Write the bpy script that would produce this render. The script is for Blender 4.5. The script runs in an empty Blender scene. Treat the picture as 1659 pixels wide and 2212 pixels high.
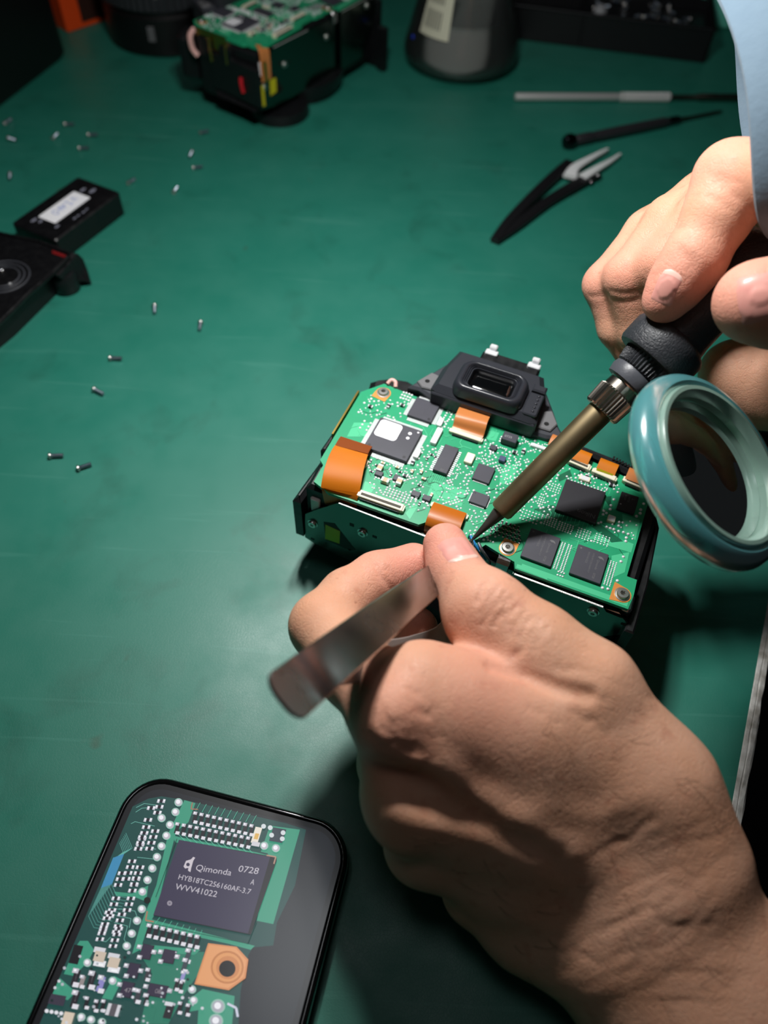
import bpy, math, random
import numpy as np
from mathutils import Matrix, Vector
S = 0.001                      # everything below is written in millimetres
PI = math.pi
R = math.radians
rnd = random.Random(7)
col = bpy.context.scene.collection
scene = bpy.context.scene

# ------------------------------------------------------------------ the camera's geometry (used to place things on planes and at depths)
W, H, F = 1659, 2212, 1661.0
PITCH, ROLL, HC = R(54.18), R(3.28), 275.0
_f = np.array([0, math.cos(PITCH), -math.sin(PITCH)])
_r0 = np.array([1.0, 0, 0]); _u0 = np.cross(_r0, _f)
_r = math.cos(ROLL)*_r0 + math.sin(ROLL)*_u0
_u = -math.sin(ROLL)*_r0 + math.cos(ROLL)*_u0
_o = np.array([0, -HC/math.tan(PITCH), HC])
def ray(x, y): return _f + _r*((x-W/2)/F) - _u*((y-H/2)/F)
def at(x, y, z=0.0):
    d = ray(x, y); return Vector(_o + d*((z-_o[2])/d[2]))
def dep(x, y, t): return Vector(_o + ray(x, y)*t)

# ------------------------------------------------------------------ mesh builder
class MB:
    def __init__(s): s.v, s.f, s.m, s.s, s.c = [], [], [], [], []
    def add(s, vf, mat=0, smooth=False, M=None, colr=None):
        v, f = vf; n = len(s.v)
        s.v += [(M @ Vector(p)) if M is not None else Vector(p) for p in v]
        for q in f:
            s.f.append([n+i for i in q]); s.m.append(mat); s.s.append(smooth); s.c.append(colr)
        return s
def obj(name, mb, mats, parent=None, M=None, sharp=42):
    me = bpy.data.meshes.new(name)
    me.from_pydata([tuple(p*S) for p in mb.v], [], mb.f)
    for m in (mats if isinstance(mats, (list, tuple)) else [mats]): me.materials.append(m)
    me.polygons.foreach_set('material_index', mb.m)
    me.polygons.foreach_set('use_smooth', mb.s)
    if any(c is not None for c in mb.c):
        a = me.color_attributes.new('Col', 'FLOAT_COLOR', 'CORNER')
        for p, c in zip(me.polygons, mb.c):
            for li in p.loop_indices: a.data[li].color = (*(c or (0, 0, 0)), 1)
    me.update()
    if any(mb.s): me.set_sharp_from_angle(angle=R(sharp))
    o = bpy.data.objects.new(name, me); col.objects.link(o)
    if parent is not None: o.parent = parent
    if M is not None: o.matrix_basis = mm(M)
    return o
def mm(M):
    M = M.copy(); M.translation = M.translation*S; return M
def tag(o, label, cat, group=None, kind=None):
    if label: o['label'] = label
    if cat: o['category'] = cat
    if group: o['group'] = group
    if kind: o['kind'] = kind
    return o
def thing(name, label, cat, M=None, group=None):
    o = bpy.data.objects.new(name, None); col.objects.link(o); o.empty_display_size = 0.01
    if M is not None: o.matrix_basis = mm(M)
    return tag(o, label, cat, group)
def dup(root, M, label, group=None, skip=()):
    r = root.copy(); col.objects.link(r); r.matrix_basis = mm(M); r['label'] = label
    if group: r['group'] = group
    for ch in list(root.children):
        if ch.name.split('.')[0] in skip: continue
        c = ch.copy(); col.objects.link(c); c.parent = r
        for g in list(ch.children):
            if g.name.split('.')[0] in skip: continue
            d = g.copy(); col.objects.link(d); d.parent = c
    return r
def T(x, y, z, rz=0.0): return Matrix.Translation((x, y, z)) @ Matrix.Rotation(rz, 4, 'Z')
def frame(p, x, z):            # local x along x, local z close to z
    x = Vector(x).normalized(); z = Vector(z); y = z.cross(x).normalized(); z = x.cross(y)
    M = Matrix.Identity(4)
    for i in range(3): M[i][0], M[i][1], M[i][2], M[i][3] = x[i], y[i], z[i], p[i]
    return M
# shapes: (vertices, faces)
def rings(rs, closed=True, cap0=True, cap1=True):
    n = len(rs[0]); v = [p for r_ in rs for p in r_]; f = []
    for k in range(len(rs)-1):
        for i in range(n if closed else n-1):
            j = (i+1) % n
            f.append([k*n+i, k*n+j, (k+1)*n+j, (k+1)*n+i])
    if cap0: f.append([i for i in range(n)][::-1])
    if cap1: f.append([(len(rs)-1)*n+i for i in range(n)])
    return v, f
def inset(poly, d):
    n = len(poly); out = []
    area = sum(poly[i][0]*poly[(i+1) % n][1]-poly[(i+1) % n][0]*poly[i][1] for i in range(n))
    sg = 1 if area > 0 else -1
    for i in range(n):
        a, b, c = Vector(poly[i-1]), Vector(poly[i]), Vector(poly[(i+1) % n])
        e1, e2 = (b-a).normalized(), (c-b).normalized()
        n1, n2 = Vector((-e1.y, e1.x))*sg, Vector((-e2.y, e2.x))*sg
        m = n1+n2; l = max(m.length_squared, 0.4)
        out.append(tuple(b+m*(2*d/l)*1.0))
    return out
def ccw(poly):
    n = len(poly)
    a = sum(poly[i][0]*poly[(i+1) % n][1]-poly[(i+1) % n][0]*poly[i][1] for i in range(n))
    return list(poly) if a > 0 else list(poly)[::-1]
def prism(poly, z0, z1, ch=0.0, ch0=0.0):
    poly = ccw([tuple(p[:2]) for p in poly]); rs = []
    if ch0: rs.append([(x, y, z0) for x, y in inset(poly, ch0)]); rs.append([(x, y, z0+ch0) for x, y in poly])
    else: rs.append([(x, y, z0) for x, y in poly])
    if ch: rs.append([(x, y, z1-ch) for x, y in poly]); rs.append([(x, y, z1) for x, y in inset(poly, ch)])
    else: rs.append([(x, y, z1) for x, y in poly])
    return rings(rs)
def rrect(x0, y0, x1, y1, r, n=5):
    out = []
    for cx, cy, a0 in ((x1-r, y1-r, 0), (x0+r, y1-r, 90), (x0+r, y0+r, 180), (x1-r, y0+r, 270)):
        for k in range(n+1):
            a = R(a0+90*k/n); out.append((cx+r*math.cos(a), cy+r*math.sin(a)))
    return out
def rect(x0, y0, x1, y1): return [(x0, y0), (x1, y0), (x1, y1), (x0, y1)]
def box(x0, y0, z0, x1, y1, z1, ch=0.0): return prism(rect(x0, y0, x1, y1), z0, z1, ch, ch)
def lathe(prof, n=32, a0=0.0, rib=None):
    rs = []
    for k, (r_, z) in enumerate(prof):
        ring = []
        for i in range(n):
            a = a0+2*PI*i/n; q = r_
            if rib and rib[0] <= k <= rib[1]: q = r_ - (rib[2] if i % 2 else 0)
            ring.append((q*math.cos(a), q*math.sin(a), z))
        rs.append(ring)
    shut = abs(prof[0][0]-prof[-1][0]) < 1e-6 and abs(prof[0][1]-prof[-1][1]) < 1e-6
    return rings(rs, True, not shut, not shut)
def dome(r_, h, n=10, m=4):
    return lathe([(r_*math.cos(PI/2*k/m)+1e-3, h*math.sin(PI/2*k/m)) for k in range(m+1)], n)
def tube(path, rad, n=10, cap=True):
    P = [Vector(p) for p in path]; rs = []; up = None
    for i, p in enumerate(P):
        d = (P[min(i+1, len(P)-1)]-P[max(i-1, 0)]).normalized()
        if up is None:
            up = Vector((0, 0, 1)) if abs(d.z) < .9 else Vector((1, 0, 0))
        a = (up - d*up.dot(d)).normalized(); up = a; b = d.cross(a)
        q = rad[i] if isinstance(rad, (list, tuple)) else rad
        rs.append([tuple(p + a*q*math.cos(2*PI*k/n) + b*q*math.sin(2*PI*k/n)) for k in range(n)])
    return rings(rs, True, cap, cap)
def ribbon(path, widths, thick, nrm):          # a strip with a rectangular section: path centre points, width axis = nrm x direction
    P = [Vector(p) for p in path]; rs = []
    for i, p in enumerate(P):
        d = (P[min(i+1, len(P)-1)]-P[max(i-1, 0)]).normalized()
        nn = Vector(nrm[i] if isinstance(nrm, list) else nrm); nn = (nn-d*nn.dot(d)).normalized(); w = d.cross(nn)
        hw = (widths[i] if isinstance(widths, (list, tuple)) else widths)/2; t = (thick[i] if isinstance(thick, (list, tuple)) else thick)/2
        c = min(t*.6, hw*.3)
        rs.append([tuple(p+w*a+nn*b) for a, b in ((hw, -t+c), (hw, t-c), (hw-c, t), (-hw+c, t), (-hw, t-c), (-hw, -t+c), (-hw+c, -t), (hw-c, -t))])
    return rings(rs)
def spline(pts, n=8):
    P = [Vector(p) for p in pts]; out = []
    for i in range(len(P)-1):
        a, b, c, d = P[max(i-1, 0)], P[i], P[i+1], P[min(i+2, len(P)-1)]
        for k in range(n):
            t = k/n
            out.append(0.5*((2*b)+(c-a)*t+(2*a-5*b+4*c-d)*t*t+(3*b-a-3*c+d)*t**3))
    return out+[P[-1]]
_font_cache = {}
def text_shape(s, size):
    """flat lettering: vertices, faces in the xy plane, starting at the origin, cap height about 0.7 size"""
    key = (s, size)
    if key not in _font_cache:
        cu = bpy.data.curves.new('lettering', 'FONT'); cu.body = s; cu.size = size; cu.resolution_u = 3
        o = bpy.data.objects.new('lettering', cu); col.objects.link(o)
        dg = bpy.context.evaluated_depsgraph_get(); ev = o.evaluated_get(dg); me = ev.to_mesh()
        v = [tuple(p.co) for p in me.vertices]; f = [list(p.vertices) for p in me.polygons]
        ev.to_mesh_clear(); bpy.data.objects.remove(o); bpy.data.curves.remove(cu)
        _font_cache[key] = (v, f)
    return _font_cache[key]

# ------------------------------------------------------------------ materials
def srgb(r, g, b):
    return tuple((c/255/12.92 if c/255 <= .04045 else ((c/255+.055)/1.055)**2.4) for c in (r, g, b))
def mat(name, c, rough=.5, metal=0., spec=.5, trans=0., ior=1.45, coat=0., emit=None, sss=None, bump=None, var=None, alpha=1., rvar=None):
    m = bpy.data.materials.new(name); m.use_nodes = True
    nt = m.node_tree; b = nt.nodes['Principled BSDF']; I = b.inputs
    I['Base Color'].default_value = (*c, 1); I['Roughness'].default_value = rough; I['Metallic'].default_value = metal
    I['Specular IOR Level'].default_value = spec; I['Transmission Weight'].default_value = trans; I['IOR'].default_value = ior
    I['Coat Weight'].default_value = coat; I['Coat Roughness'].default_value = .08; I['Alpha'].default_value = alpha
    if emit: I['Emission Color'].default_value = (*emit[0], 1); I['Emission Strength'].default_value = emit[1]
    N = nt.nodes.new; L = nt.links.new
    tc = N('ShaderNodeTexCoord')
    if var:                       # (scale, amount, second colour): the material's own mottling
        n = N('ShaderNodeTexNoise'); n.inputs['Scale'].default_value = var[0]; n.inputs['Detail'].default_value = 5
        L(tc.outputs['Object'], n.inputs['Vector'])
        mr = N('ShaderNodeMapRange'); mr.inputs[1].default_value = .35; mr.inputs[2].default_value = .7; mr.inputs[4].default_value = var[1]
        L(n.outputs['Fac'], mr.inputs[0])
        mx = N('ShaderNodeMix'); mx.data_type = 'RGBA'; mx.inputs[6].default_value = (*c, 1); mx.inputs[7].default_value = (*var[2], 1)
        L(mr.outputs[0], mx.inputs[0]); L(mx.outputs[2], I['Base Color'])
    if rvar:
        n = N('ShaderNodeTexNoise'); n.inputs['Scale'].default_value = rvar[0]; n.inputs['Detail'].default_value = 6
        L(tc.outputs['Object'], n.inputs['Vector'])
        mr = N('ShaderNodeMapRange'); mr.inputs[1].default_value = .3; mr.inputs[2].default_value = .7; mr.inputs[3].default_value = rvar[1]; mr.inputs[4].default_value = rvar[2]
        L(n.outputs['Fac'], mr.inputs[0]); L(mr.outputs[0], I['Roughness'])
    if bump:                      # (scale, distance in mm, strength)
        n = N('ShaderNodeTexNoise'); n.inputs['Scale'].default_value = bump[0]; n.inputs['Detail'].default_value = 4
        L(tc.outputs['Object'], n.inputs['Vector'])
        bp = N('ShaderNodeBump'); bp.inputs['Strength'].default_value = bump[2]; bp.inputs['Distance'].default_value = bump[1]*S
        L(n.outputs['Fac'], bp.inputs['Height']); L(bp.outputs['Normal'], I['Normal'])
    return m

BLACK = mat('black_plastic', srgb(17, 18, 20), .42, bump=(2500, .05, .4), rvar=(300, .35, .5))
BLACKG = mat('black_gloss', srgb(10, 10, 11), .12, coat=.6)
DARK = mat('dark_grey_plastic', srgb(58, 60, 66), .45, bump=(3000, .04, .4))
GREYP = mat('grey_plastic', srgb(104, 104, 106), .5)
RUBBER = mat('black_rubber', srgb(46, 48, 52), .42, bump=(1500, .25, 1.), rvar=(700, .34, .52))
EPOXY = mat('chip_epoxy', srgb(62, 62, 70), .46, bump=(6000, .02, .4), var=(120, .5, srgb(70, 70, 80)))
EPOXYD = mat('chip_epoxy_dark', srgb(40, 40, 45), .45, bump=(6000, .02, .4))
PRINT = mat('chip_print', srgb(150, 150, 152), .6)
PRINTD = mat('chip_print_faint', srgb(98, 98, 100), .6)
SOLDER = mat('solder', srgb(232, 234, 236), .34, metal=.35)
TIN = mat('tin_lead', srgb(226, 228, 230), .42, metal=.2)
STEEL = mat('steel', srgb(190, 190, 192), .22, metal=1., rvar=(150, .16, .34))
STEELD = mat('dark_steel', srgb(120, 116, 108), .3, metal=1.)
CREAM = mat('connector_cream', srgb(226, 220, 196), .5)
WHITE = mat('white_plastic', srgb(236, 236, 238), .5)
PAPER = mat('sticker_white', srgb(240, 240, 244), .7)
MASK = mat('solder_mask', srgb(32, 150, 104), .38, coat=.25, var=(45, .6, srgb(40, 164, 116)), bump=(900, .02, .3))
MASKL = mat('solder_mask_over_copper', srgb(74, 188, 138), .36, coat=.25)
MASKD = mat('solder_mask_bare', srgb(12, 96, 66), .38, coat=.2)
COPPER = mat('gold_pad', srgb(226, 150, 78), .42, metal=.45)
BRASS = mat('brass', srgb(196, 160, 84), .3, metal=1.)
FLEX = mat('polyimide_film', srgb(206, 118, 12), .55, trans=.1, coat=0., spec=.3, var=(60, .35, srgb(190, 92, 6)))
FLEXD = mat('polyimide_stiffener', srgb(128, 62, 18), .55, spec=.3)
TAN = mat('ceramic_tan', srgb(196, 172, 140), .5)
YEL = mat('yellow_label', srgb(200, 190, 30), .5)
RED = mat('red_wire', srgb(190, 28, 40), .4)
PINK = mat('pink_sleeving', srgb(226, 176, 168), .5)
BLUEW = mat('blue_wire', srgb(40, 130, 190), .4)
GLASSD = mat('dark_window_glass', srgb(6, 7, 8), .04, coat=1., spec=.8)
PLATE = mat('chassis_plate', srgb(92, 106, 100), .16, metal=1., rvar=(90, .12, .26))
PLATE_E = mat('chassis_plate_cut_edge', srgb(226, 224, 222), .4, metal=.6, bump=(2500, .15, .9))

def thin_glass(name, tint, ior=1.45, body=None, rough=.02):
    """clear walls that mirror at grazing angles; body = (amount, colour) of diffuse grey standing in for refracted light"""
    m = bpy.data.materials.new(name); m.use_nodes = True; nt = m.node_tree; nt.nodes.clear(); N = nt.nodes.new; L = nt.links.new
    out = N('ShaderNodeOutputMaterial'); t = N('ShaderNodeBsdfTransparent'); t.inputs[0].default_value = (*tint, 1); g = N('ShaderNodeBsdfGlossy'); g.inputs['Roughness'].default_value = rough
    fr = N('ShaderNodeFresnel'); fr.inputs[0].default_value = ior; mx = N('ShaderNodeMixShader'); L(fr.outputs[0], mx.inputs[0])
    src = t.outputs[0]
    if body:
        d = N('ShaderNodeBsdfDiffuse'); d.inputs[0].default_value = (*body[1], 1); m2 = N('ShaderNodeMixShader'); m2.inputs[0].default_value = body[0]; L(t.outputs[0], m2.inputs[1]); L(d.outputs[0], m2.inputs[2]); src = m2.outputs[0]
    L(src, mx.inputs[1]); L(g.outputs[0], mx.inputs[2]); L(mx.outputs[0], out.inputs[0]); return m
# ------------------------------------------------------------------ camera, lamps, world
cd = bpy.data.cameras.new('camera'); cam = bpy.data.objects.new('camera', cd); col.objects.link(cam); scene.camera = cam
Mc = Matrix.Identity(4)
for i in range(3): Mc[i][0], Mc[i][1], Mc[i][2], Mc[i][3] = _r[i], _u[i], -_f[i], _o[i]*S
cam.matrix_world = Mc
cd.sensor_fit = 'VERTICAL'; cd.sensor_height = 36.0; cd.sensor_width = 27.0; cd.lens = 36.0*F/H
cd.clip_start = .01; cd.clip_end = 20
cd.dof.use_dof = True; cd.dof.focus_distance = .262; cd.dof.aperture_fstop = 7.6; cd.dof.aperture_blades = 0

def area_lamp(name, p, aim, sx, sy, power, c=(1, 1, 1)):
    l = bpy.data.lights.new(name, 'AREA'); l.shape = 'RECTANGLE'; l.size = sx*S; l.size_y = sy*S; l.energy = power; l.color = c
    o = bpy.data.objects.new(name, l); col.objects.link(o)
    d = (Vector(p)-Vector(aim)).normalized()
    o.matrix_world = mm(frame(p, Vector((1, .15, 0)), d)); return o
LP = Vector((-24, 62, 308))
area_lamp('bench_lamp', LP+Vector((-14, 0, 0)), (0, 20, 0), 15, 40, .63, (1, .99, .97))
area_lamp('bench_lamp', LP+Vector((14, 4, 0)), (0, 20, 0), 15, 40, .63, (1, .99, .97))
area_lamp('ceiling_lamp', (-190, 0, 1700), (-190, 0, 0), 320, 320, 1.2, (.93, .97, 1))
wd = bpy.data.worlds.new('room'); scene.world = wd; wd.use_nodes = True
wd.node_tree.nodes['Background'].inputs[0].default_value = (.85, .95, 1, 1)
wd.node_tree.nodes['Background'].inputs[1].default_value = .008
vs = scene.view_settings; vs.view_transform = 'Standard'; vs.look = 'None'; vs.gamma = 1; vs.use_curve_mapping = False; vs.exposure = 0.0
cy = scene.cycles
cy.max_bounces = 8; cy.diffuse_bounces = 3; cy.glossy_bounces = 4; cy.transmission_bounces = 8; cy.transparent_max_bounces = 6
cy.sample_clamp_indirect = 4; cy.caustics_reflective = False; cy.caustics_refractive = True; cy.blur_glossy = .4

# ------------------------------------------------------------------ floor and bench
fm = mat('floor_dark', srgb(22, 22, 23), .7)
o = obj('floor', MB().add(box(-1500, -1200, -740, 1500, 2000, -720)), fm); tag(o, None, None, kind='structure')

def mat_green():
    m = bpy.data.materials.new('bench_laminate_green'); m.use_nodes = True; nt = m.node_tree; b = nt.nodes['Principled BSDF']
    N = nt.nodes.new; L = nt.links.new; tc = N('ShaderNodeTexCoord')
    def noise(sc, det=5, rough=.55, dist=0.):
        n = N('ShaderNodeTexNoise'); n.inputs['Scale'].default_value = sc; n.inputs['Detail'].default_value = det
        n.inputs['Roughness'].default_value = rough; n.inputs['Distortion'].default_value = dist; L(tc.outputs['Object'], n.inputs['Vector']); return n
    def mrange(src, a, b_, c, d):
        r_ = N('ShaderNodeMapRange'); r_.inputs[1].default_value = a; r_.inputs[2].default_value = b_; r_.inputs[3].default_value = c; r_.inputs[4].default_value = d; L(src, r_.inputs[0]); return r_.outputs[0]
    def mix(f, a, b_):
        x = N('ShaderNodeMix'); x.data_type = 'RGBA'
        if isinstance(f, float): x.inputs[0].default_value = f
        else: L(f, x.inputs[0])
        for k, q in ((6, a), (7, b_)):
            if isinstance(q, tuple): x.inputs[k].default_value = (*q, 1)
            else: L(q, x.inputs[k])
        return x.outputs[2]
    c = mix(mrange(noise(5).outputs['Fac'], .4, .65, 0, 1), srgb(29, 113, 95), srgb(34, 121, 104))
    c = mix(mrange(noise(28, 6, .6, .4).outputs['Fac'], .56, .72, 0, .5), c, srgb(17, 88, 72))       # stains
    c = mix(mrange(noise(60, 2).outputs['Fac'], .74, .80, 0, .5), c, srgb(60, 62, 40))                  # brown flecks
    # hair scratches: thin bands of stretched noise in three directions
    scr = None
    for ang, sc in ((.5, 30), (1.25, 24), (2.3, 26)):
        mp = N('ShaderNodeMapping'); mp.inputs['Rotation'].default_value = (0, 0, ang); mp.inputs['Scale'].default_value = (sc*.16, sc*4.0, 1); L(tc.outputs['Object'], mp.inputs['Vector'])
        n = N('ShaderNodeTexNoise'); n.inputs['Scale'].default_value = 1.6; n.inputs['Detail'].default_value = 3; n.inputs['Distortion'].default_value = .5; L(mp.outputs['Vector'], n.inputs['Vector'])
        v = mrange(n.outputs['Fac'], .665, .70, 0, 1)
        if scr is None: scr = v
        else:
            q = N('ShaderNodeMath'); q.operation = 'MAXIMUM'; L(scr, q.inputs[0]); L(v, q.inputs[1]); scr = q.outputs[0]
    sm = N('ShaderNodeMath'); sm.operation = 'MULTIPLY'; sm.inputs[1].default_value = .22; L(scr, sm.inputs[0])
    c = mix(sm.outputs[0], c, srgb(70, 140, 124))
    L(c, b.inputs['Base Color'])
    L(mrange(noise(40, 6).outputs['Fac'], .3, .7, .42, .58), b.inputs['Roughness'])
    b.inputs['Specular IOR Level'].default_value = .75
    # crackle + scratches in relief
    vo = N('ShaderNodeTexVoronoi'); vo.feature = 'DISTANCE_TO_EDGE'; vo.inputs['Scale'].default_value = 900; L(tc.outputs['Object'], vo.inputs['Vector'])
    cr = mrange(vo.outputs['Distance'], 0, .09, 0, 1)
    fine = noise(700, 3)
    a1 = N('ShaderNodeMath'); a1.operation = 'MULTIPLY_ADD'; a1.inputs[1].default_value = .6; L(fine.outputs['Fac'], a1.inputs[0]); L(cr, a1.inputs[2])
    a2 = N('ShaderNodeMath'); a2.operation = 'SUBTRACT'; L(a1.outputs[0], a2.inputs[0]); L(scr, a2.inputs[1])
    bp = N('ShaderNodeBump'); bp.inputs['Strength'].default_value = .2; bp.inputs['Distance'].default_value = .06*S
    L(a2.outputs[0], bp.inputs['Height']); L(bp.outputs['Normal'], b.inputs['Normal'])
    return m
GREEN = mat_green()
bench = thing('workbench', 'green topped workbench with a worn white edge', 'workbench', T(0, 200, -720))
ea, eb = Vector((127.7, -118.3)), Vector((161.1, -34.6)); ed = (eb-ea).normalized(); en = Vector((ed.y, -ed.x))
p_near, p_far = ea-ed*230, eb+ed*1000
top = [(-700, p_near.y), (p_near.x, p_near.y), (p_far.x, p_far.y), (-700, p_far.y)]
top = [(x, y-200) for x, y in top]
obj('tabletop', MB().add(prism(top, 696, 720)), GREEN, bench)
def edge_strip():
    mb = MB(); n = 240; rs = []; r2 = random.Random(3)
    prof = [(0.0, 0.0), (.25, .35), (1.6, .3), (2.1, -.25), (2.5, .05), (4.1, -.2), (4.6, -1.1), (4.7, -24), (0, -24)]
    for k in range(n+1):
        p = p_near+ed*((p_far-p_near).length*k/n) - Vector((0, 200)); ring = []
        w = [r2.uniform(-.28, .28) for _ in prof]
        for i, (a, z) in enumerate(prof):
            q = p+en*(a+(w[i] if 0 < i < 7 else 0)); ring.append((q.x, q.y, 720+z+(r2.uniform(-.25, .1) if 0 < i < 6 else 0)))
        rs.append(ring)
    mb.add(rings(rs, True)); return mb
obj('edge_band', edge_strip(), mat('worn_edge', srgb(240, 239, 234), .5, var=(160, .7, srgb(110, 100, 80)), bump=(500, .4, .8)), bench)
legm = mat('bench_leg_steel', srgb(40, 41, 43), .5, metal=.4)
for x, y in ((-640, -480), (-20, -480), (-640, 780), (330, 780)):
    obj('leg', MB().add(box(x-22, y-22, 0, x+22, y+22, 696, 1)), legm, bench)
# ------------------------------------------------------------------ the opened camera in the middle: everything in its own frame (u along the board, v away, z up)
CO = Vector((-23.35, -35.28, 0)); CYAW = R(-20.6); ZB = 52.0
CM = T(CO.x, CO.y, 0, CYAW); CMI = CM.inverted()
def UV(x, y, z=ZB): p = CMI @ at(x, y, z); return (p.x, p.y)
def q1(x, y, z=ZB): return UV(620+x/3.318, 720+y/3.318, z)
def q2(x, y, z=ZB): return UV(1040+x/3.881, 850+y/3.881, z)
camera = thing('opened_camera', 'opened camera lying face down under the soldering iron, its green circuit board exposed', 'camera', CM)
outline = [(-2.7, 65.2), (-9.3, 57.0), (-8.6, 18.2), (-6.5, 16.5), (-6.2, 8), (1, 5.6), (33, 6.1), (36, 6.2), (38, 8.3), (41, 8.6), (50, 8.6), (52, 7.0), (59.5, 6.3), (60.4, 8.0), (66, 6.6), (71.8, 5.4), (72.8, 2.9), (112, 3.4), (112.6, 9.5), (112.3, 15.9), (108.8, 15.9), (109.0, 51), (105.7, 57.6), (66, 64.0), (44, 63.6), (29, 64.6), (10.4, 64.0)]
def board_mesh():
    mb = MB().add(prism(outline, ZB-1.4, ZB), 0)
    r2 = random.Random(11)
    hh = [.02]
    def patch(poly, m): hh[0] += .003; mb.add(prism(poly, ZB-.02, ZB+hh[0]), m)
    for p in ([q1(600, 640), q1(480, 640), q1(430, 740), q1(560, 740)], [q1(1050, 1050), q1(1290, 1130), q1(1250, 1240), q1(1000, 1170)],
              [q1(560, 1060), q1(640, 1090), q1(600, 1150), q1(520, 1120)], [q1(1540, 960), q1(1659, 930), q1(1620, 1060), q1(1520, 1090)],
              [q1(850, 1290), q1(910, 1215), q1(940, 1235), q1(880, 1335)],
              [q2(1180, 1010), q2(1330, 1060), q2(1290, 1230), q2(1190, 1160)], [q2(300, 1430), q2(560, 1520), q2(550, 1560), q2(290, 1460)],
              [q2(1090, 1360), q2(1240, 1330), q2(1200, 1500), q2(1110, 1540)], [q2(20, 300), q2(150, 330), q2(120, 400), q2(10, 380)],
              [(74.5, 3.6), (111.5, 4.2), (111.5, 6.2), (74.5, 5.8)], [(92, 25), (108, 26), (108, 30), (96, 30)]): patch(p, 1)
    for p in ([q2(440, 970), q2(600, 935), q2(880, 1075), q2(640, 1070)], [q2(880, 1080), q2(1000, 1100), q2(1190, 1240), q2(1090, 1250)],
              [q2(640, 690), q2(740, 640), q2(760, 690), q2(650, 740)], [q2(1020, 870), q2(1090, 860), q2(1080, 960)]): patch(p, 2)
    # routed traces: short runs with 45 degree corners
    for k in range(230):
        u, v = r2.uniform(-6, 106), r2.uniform(8, 62)
        d = r2.choice([0, 45, 90, 135, 180, 225, 270, 315]); pts = [(u, v)]
        for j in range(r2.randint(1, 3)):
            L_ = r2.uniform(1.2, 4.5); u += L_*math.cos(R(d)); v += L_*math.sin(R(d)); pts.append((u, v)); d += r2.choice([-45, 45])
        if not all(-7 < a < 107 and 7 < b < 62.5 for a, b in pts): continue
        hz = .08+k*.0003; m = r2.choice([1, 1, 2]); w = r2.choice([.1, .1, .16])
        for (a, b), (c, e) in zip(pts, pts[1:]):
            dx, dy = c-a, e-b; l = math.hypot(dx, dy); nx, ny = -dy/l*w, dx/l*w
            mb.add(prism([(a+nx, b+ny), (a-nx, b-ny), (c-nx, e-ny), (c+nx, e+ny)], ZB-.02, ZB+hz), m)
    # bus lines under the large chip
    for k in range(9):
        mb.add(prism(rect(79+k*1.5, 27.5+k*.15, 79.15+k*1.5, 32), ZB-.02, ZB+.16), 1)
    for k in range(8): mb.add(prism(rect(31.6+k*.72, 26.2, 31.8+k*.72, 30.2), ZB-.02, ZB+.165), 1)
    # copper screw tabs
    def tab(c, r_, ext):
        pts = []
        for k in range(20):
            a = 2*PI*k/20; pts.append((c[0]+r_*math.cos(a), c[1]+r_*math.sin(a)))
        mb.add(prism(pts, ZB-.02, ZB+.17), 3)
        mb.add(prism([(c[0]+a, c[1]+b) for a, b in ext], ZB-.02, ZB+.174), 3)
    tab((-.9, 60.1), 3.1, [(-3.3, -.3), (3.1, 0), (2.4, -4.2), (-3.6, -3.4)])
    tab((67.9, 9.4), 2.9, [(-2.9, .2), (-2.2, 4.1), (3.2, 3.6), (3.0, -.2)])
    tab((108.9, 8.0), 3.1, [(-3.6, -3.6), (-3.4, 3.9), (0, 3.1), (0, -3.1)])
    return mb
board = obj('circuit_board', board_mesh(), [MASK, MASKL, MASKD, COPPER], camera)

def chip_mesh(w, h, t, pins=None, pitch=.8, pl=1.1, dots=(), extra=None):
    """body from (0,0) to (w,h); pins: sides in 'lrbt'"""
    mb = MB().add(prism(rrect(0, 0, w, h, .25, 2), .12, t, .15, .1), 0)
    for s in pins or '':
        n = int(((h if s in 'lr' else w)-1.2)/pitch); L_ = h if s in 'lr' else w
        for k in range(n+1):
            q = L_/2+(k-n/2)*pitch; a = pitch*.31
            if s == 'l': mb.add(box(-pl, q-a, 0, .05, q+a, .25), 1)
            if s == 'r': mb.add(box(w-.05, q-a, 0, w+pl, q+a, .25), 1)
            if s == 'b': mb.add(box(q-a, -pl, 0, q+a, .05, .25), 1)
            if s == 't': mb.add(box(q-a, h-.05, 0, q+a, h+pl, .25), 1)
    for (x, y, r_, m) in dots:
        mb.add(lathe([(r_, t-.02), (r_, t+.02)], 16), m, M=T(x, y, 0))
    for (s, size, x, y, rot, m) in extra or ():
        mb.add(text_shape(s, size), m, M=T(x, y, t+.03, R(rot)))
    return mb
CHM = [EPOXY, TIN, EPOXYD, PAPER, PRINT, PRINTD]
def chip(u, v, mb, rot=0., mats=CHM, name='microchip', parent=None):
    return obj(name, mb, mats, parent or board, T(u, v, ZB, R(rot)))
b1 = chip_mesh(17.6, 16.6, 1.7, 'lrbt', .55, 2.1, [(1.7, 1.7, .65, 2), (16, 1.6, .65, 2), (13.6, 13.4, .75, 3), (13.7, 10.9, .7, 3), (16.3, 15.2, .42, 3)])
c1 = chip(3.9, 29.8, b1)
st = MB().add(prism(rrect(0, 0, 9.2, 8.9, 1.6), 1.7, 1.79), 0)
obj('sticker', st, PAPER, board, T(4.7, 36.8, ZB))
chip(12.6, 52.2, chip_mesh(10.0, 10.6, 1.4, 'lrbt', .5, 1.8, [(8.7, 1.3, .6, 2)]))
chip(31.7, 30.6, chip_mesh(5.5, 13.6, 1.6, 'lr', .95, 1.4, [], [('00', 1.4, 2.6, .7, 0, 5)]))
chip(46.3, 33.2, chip_mesh(6.6, 8.0, 1.1, 'b', .5, .5))
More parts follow.
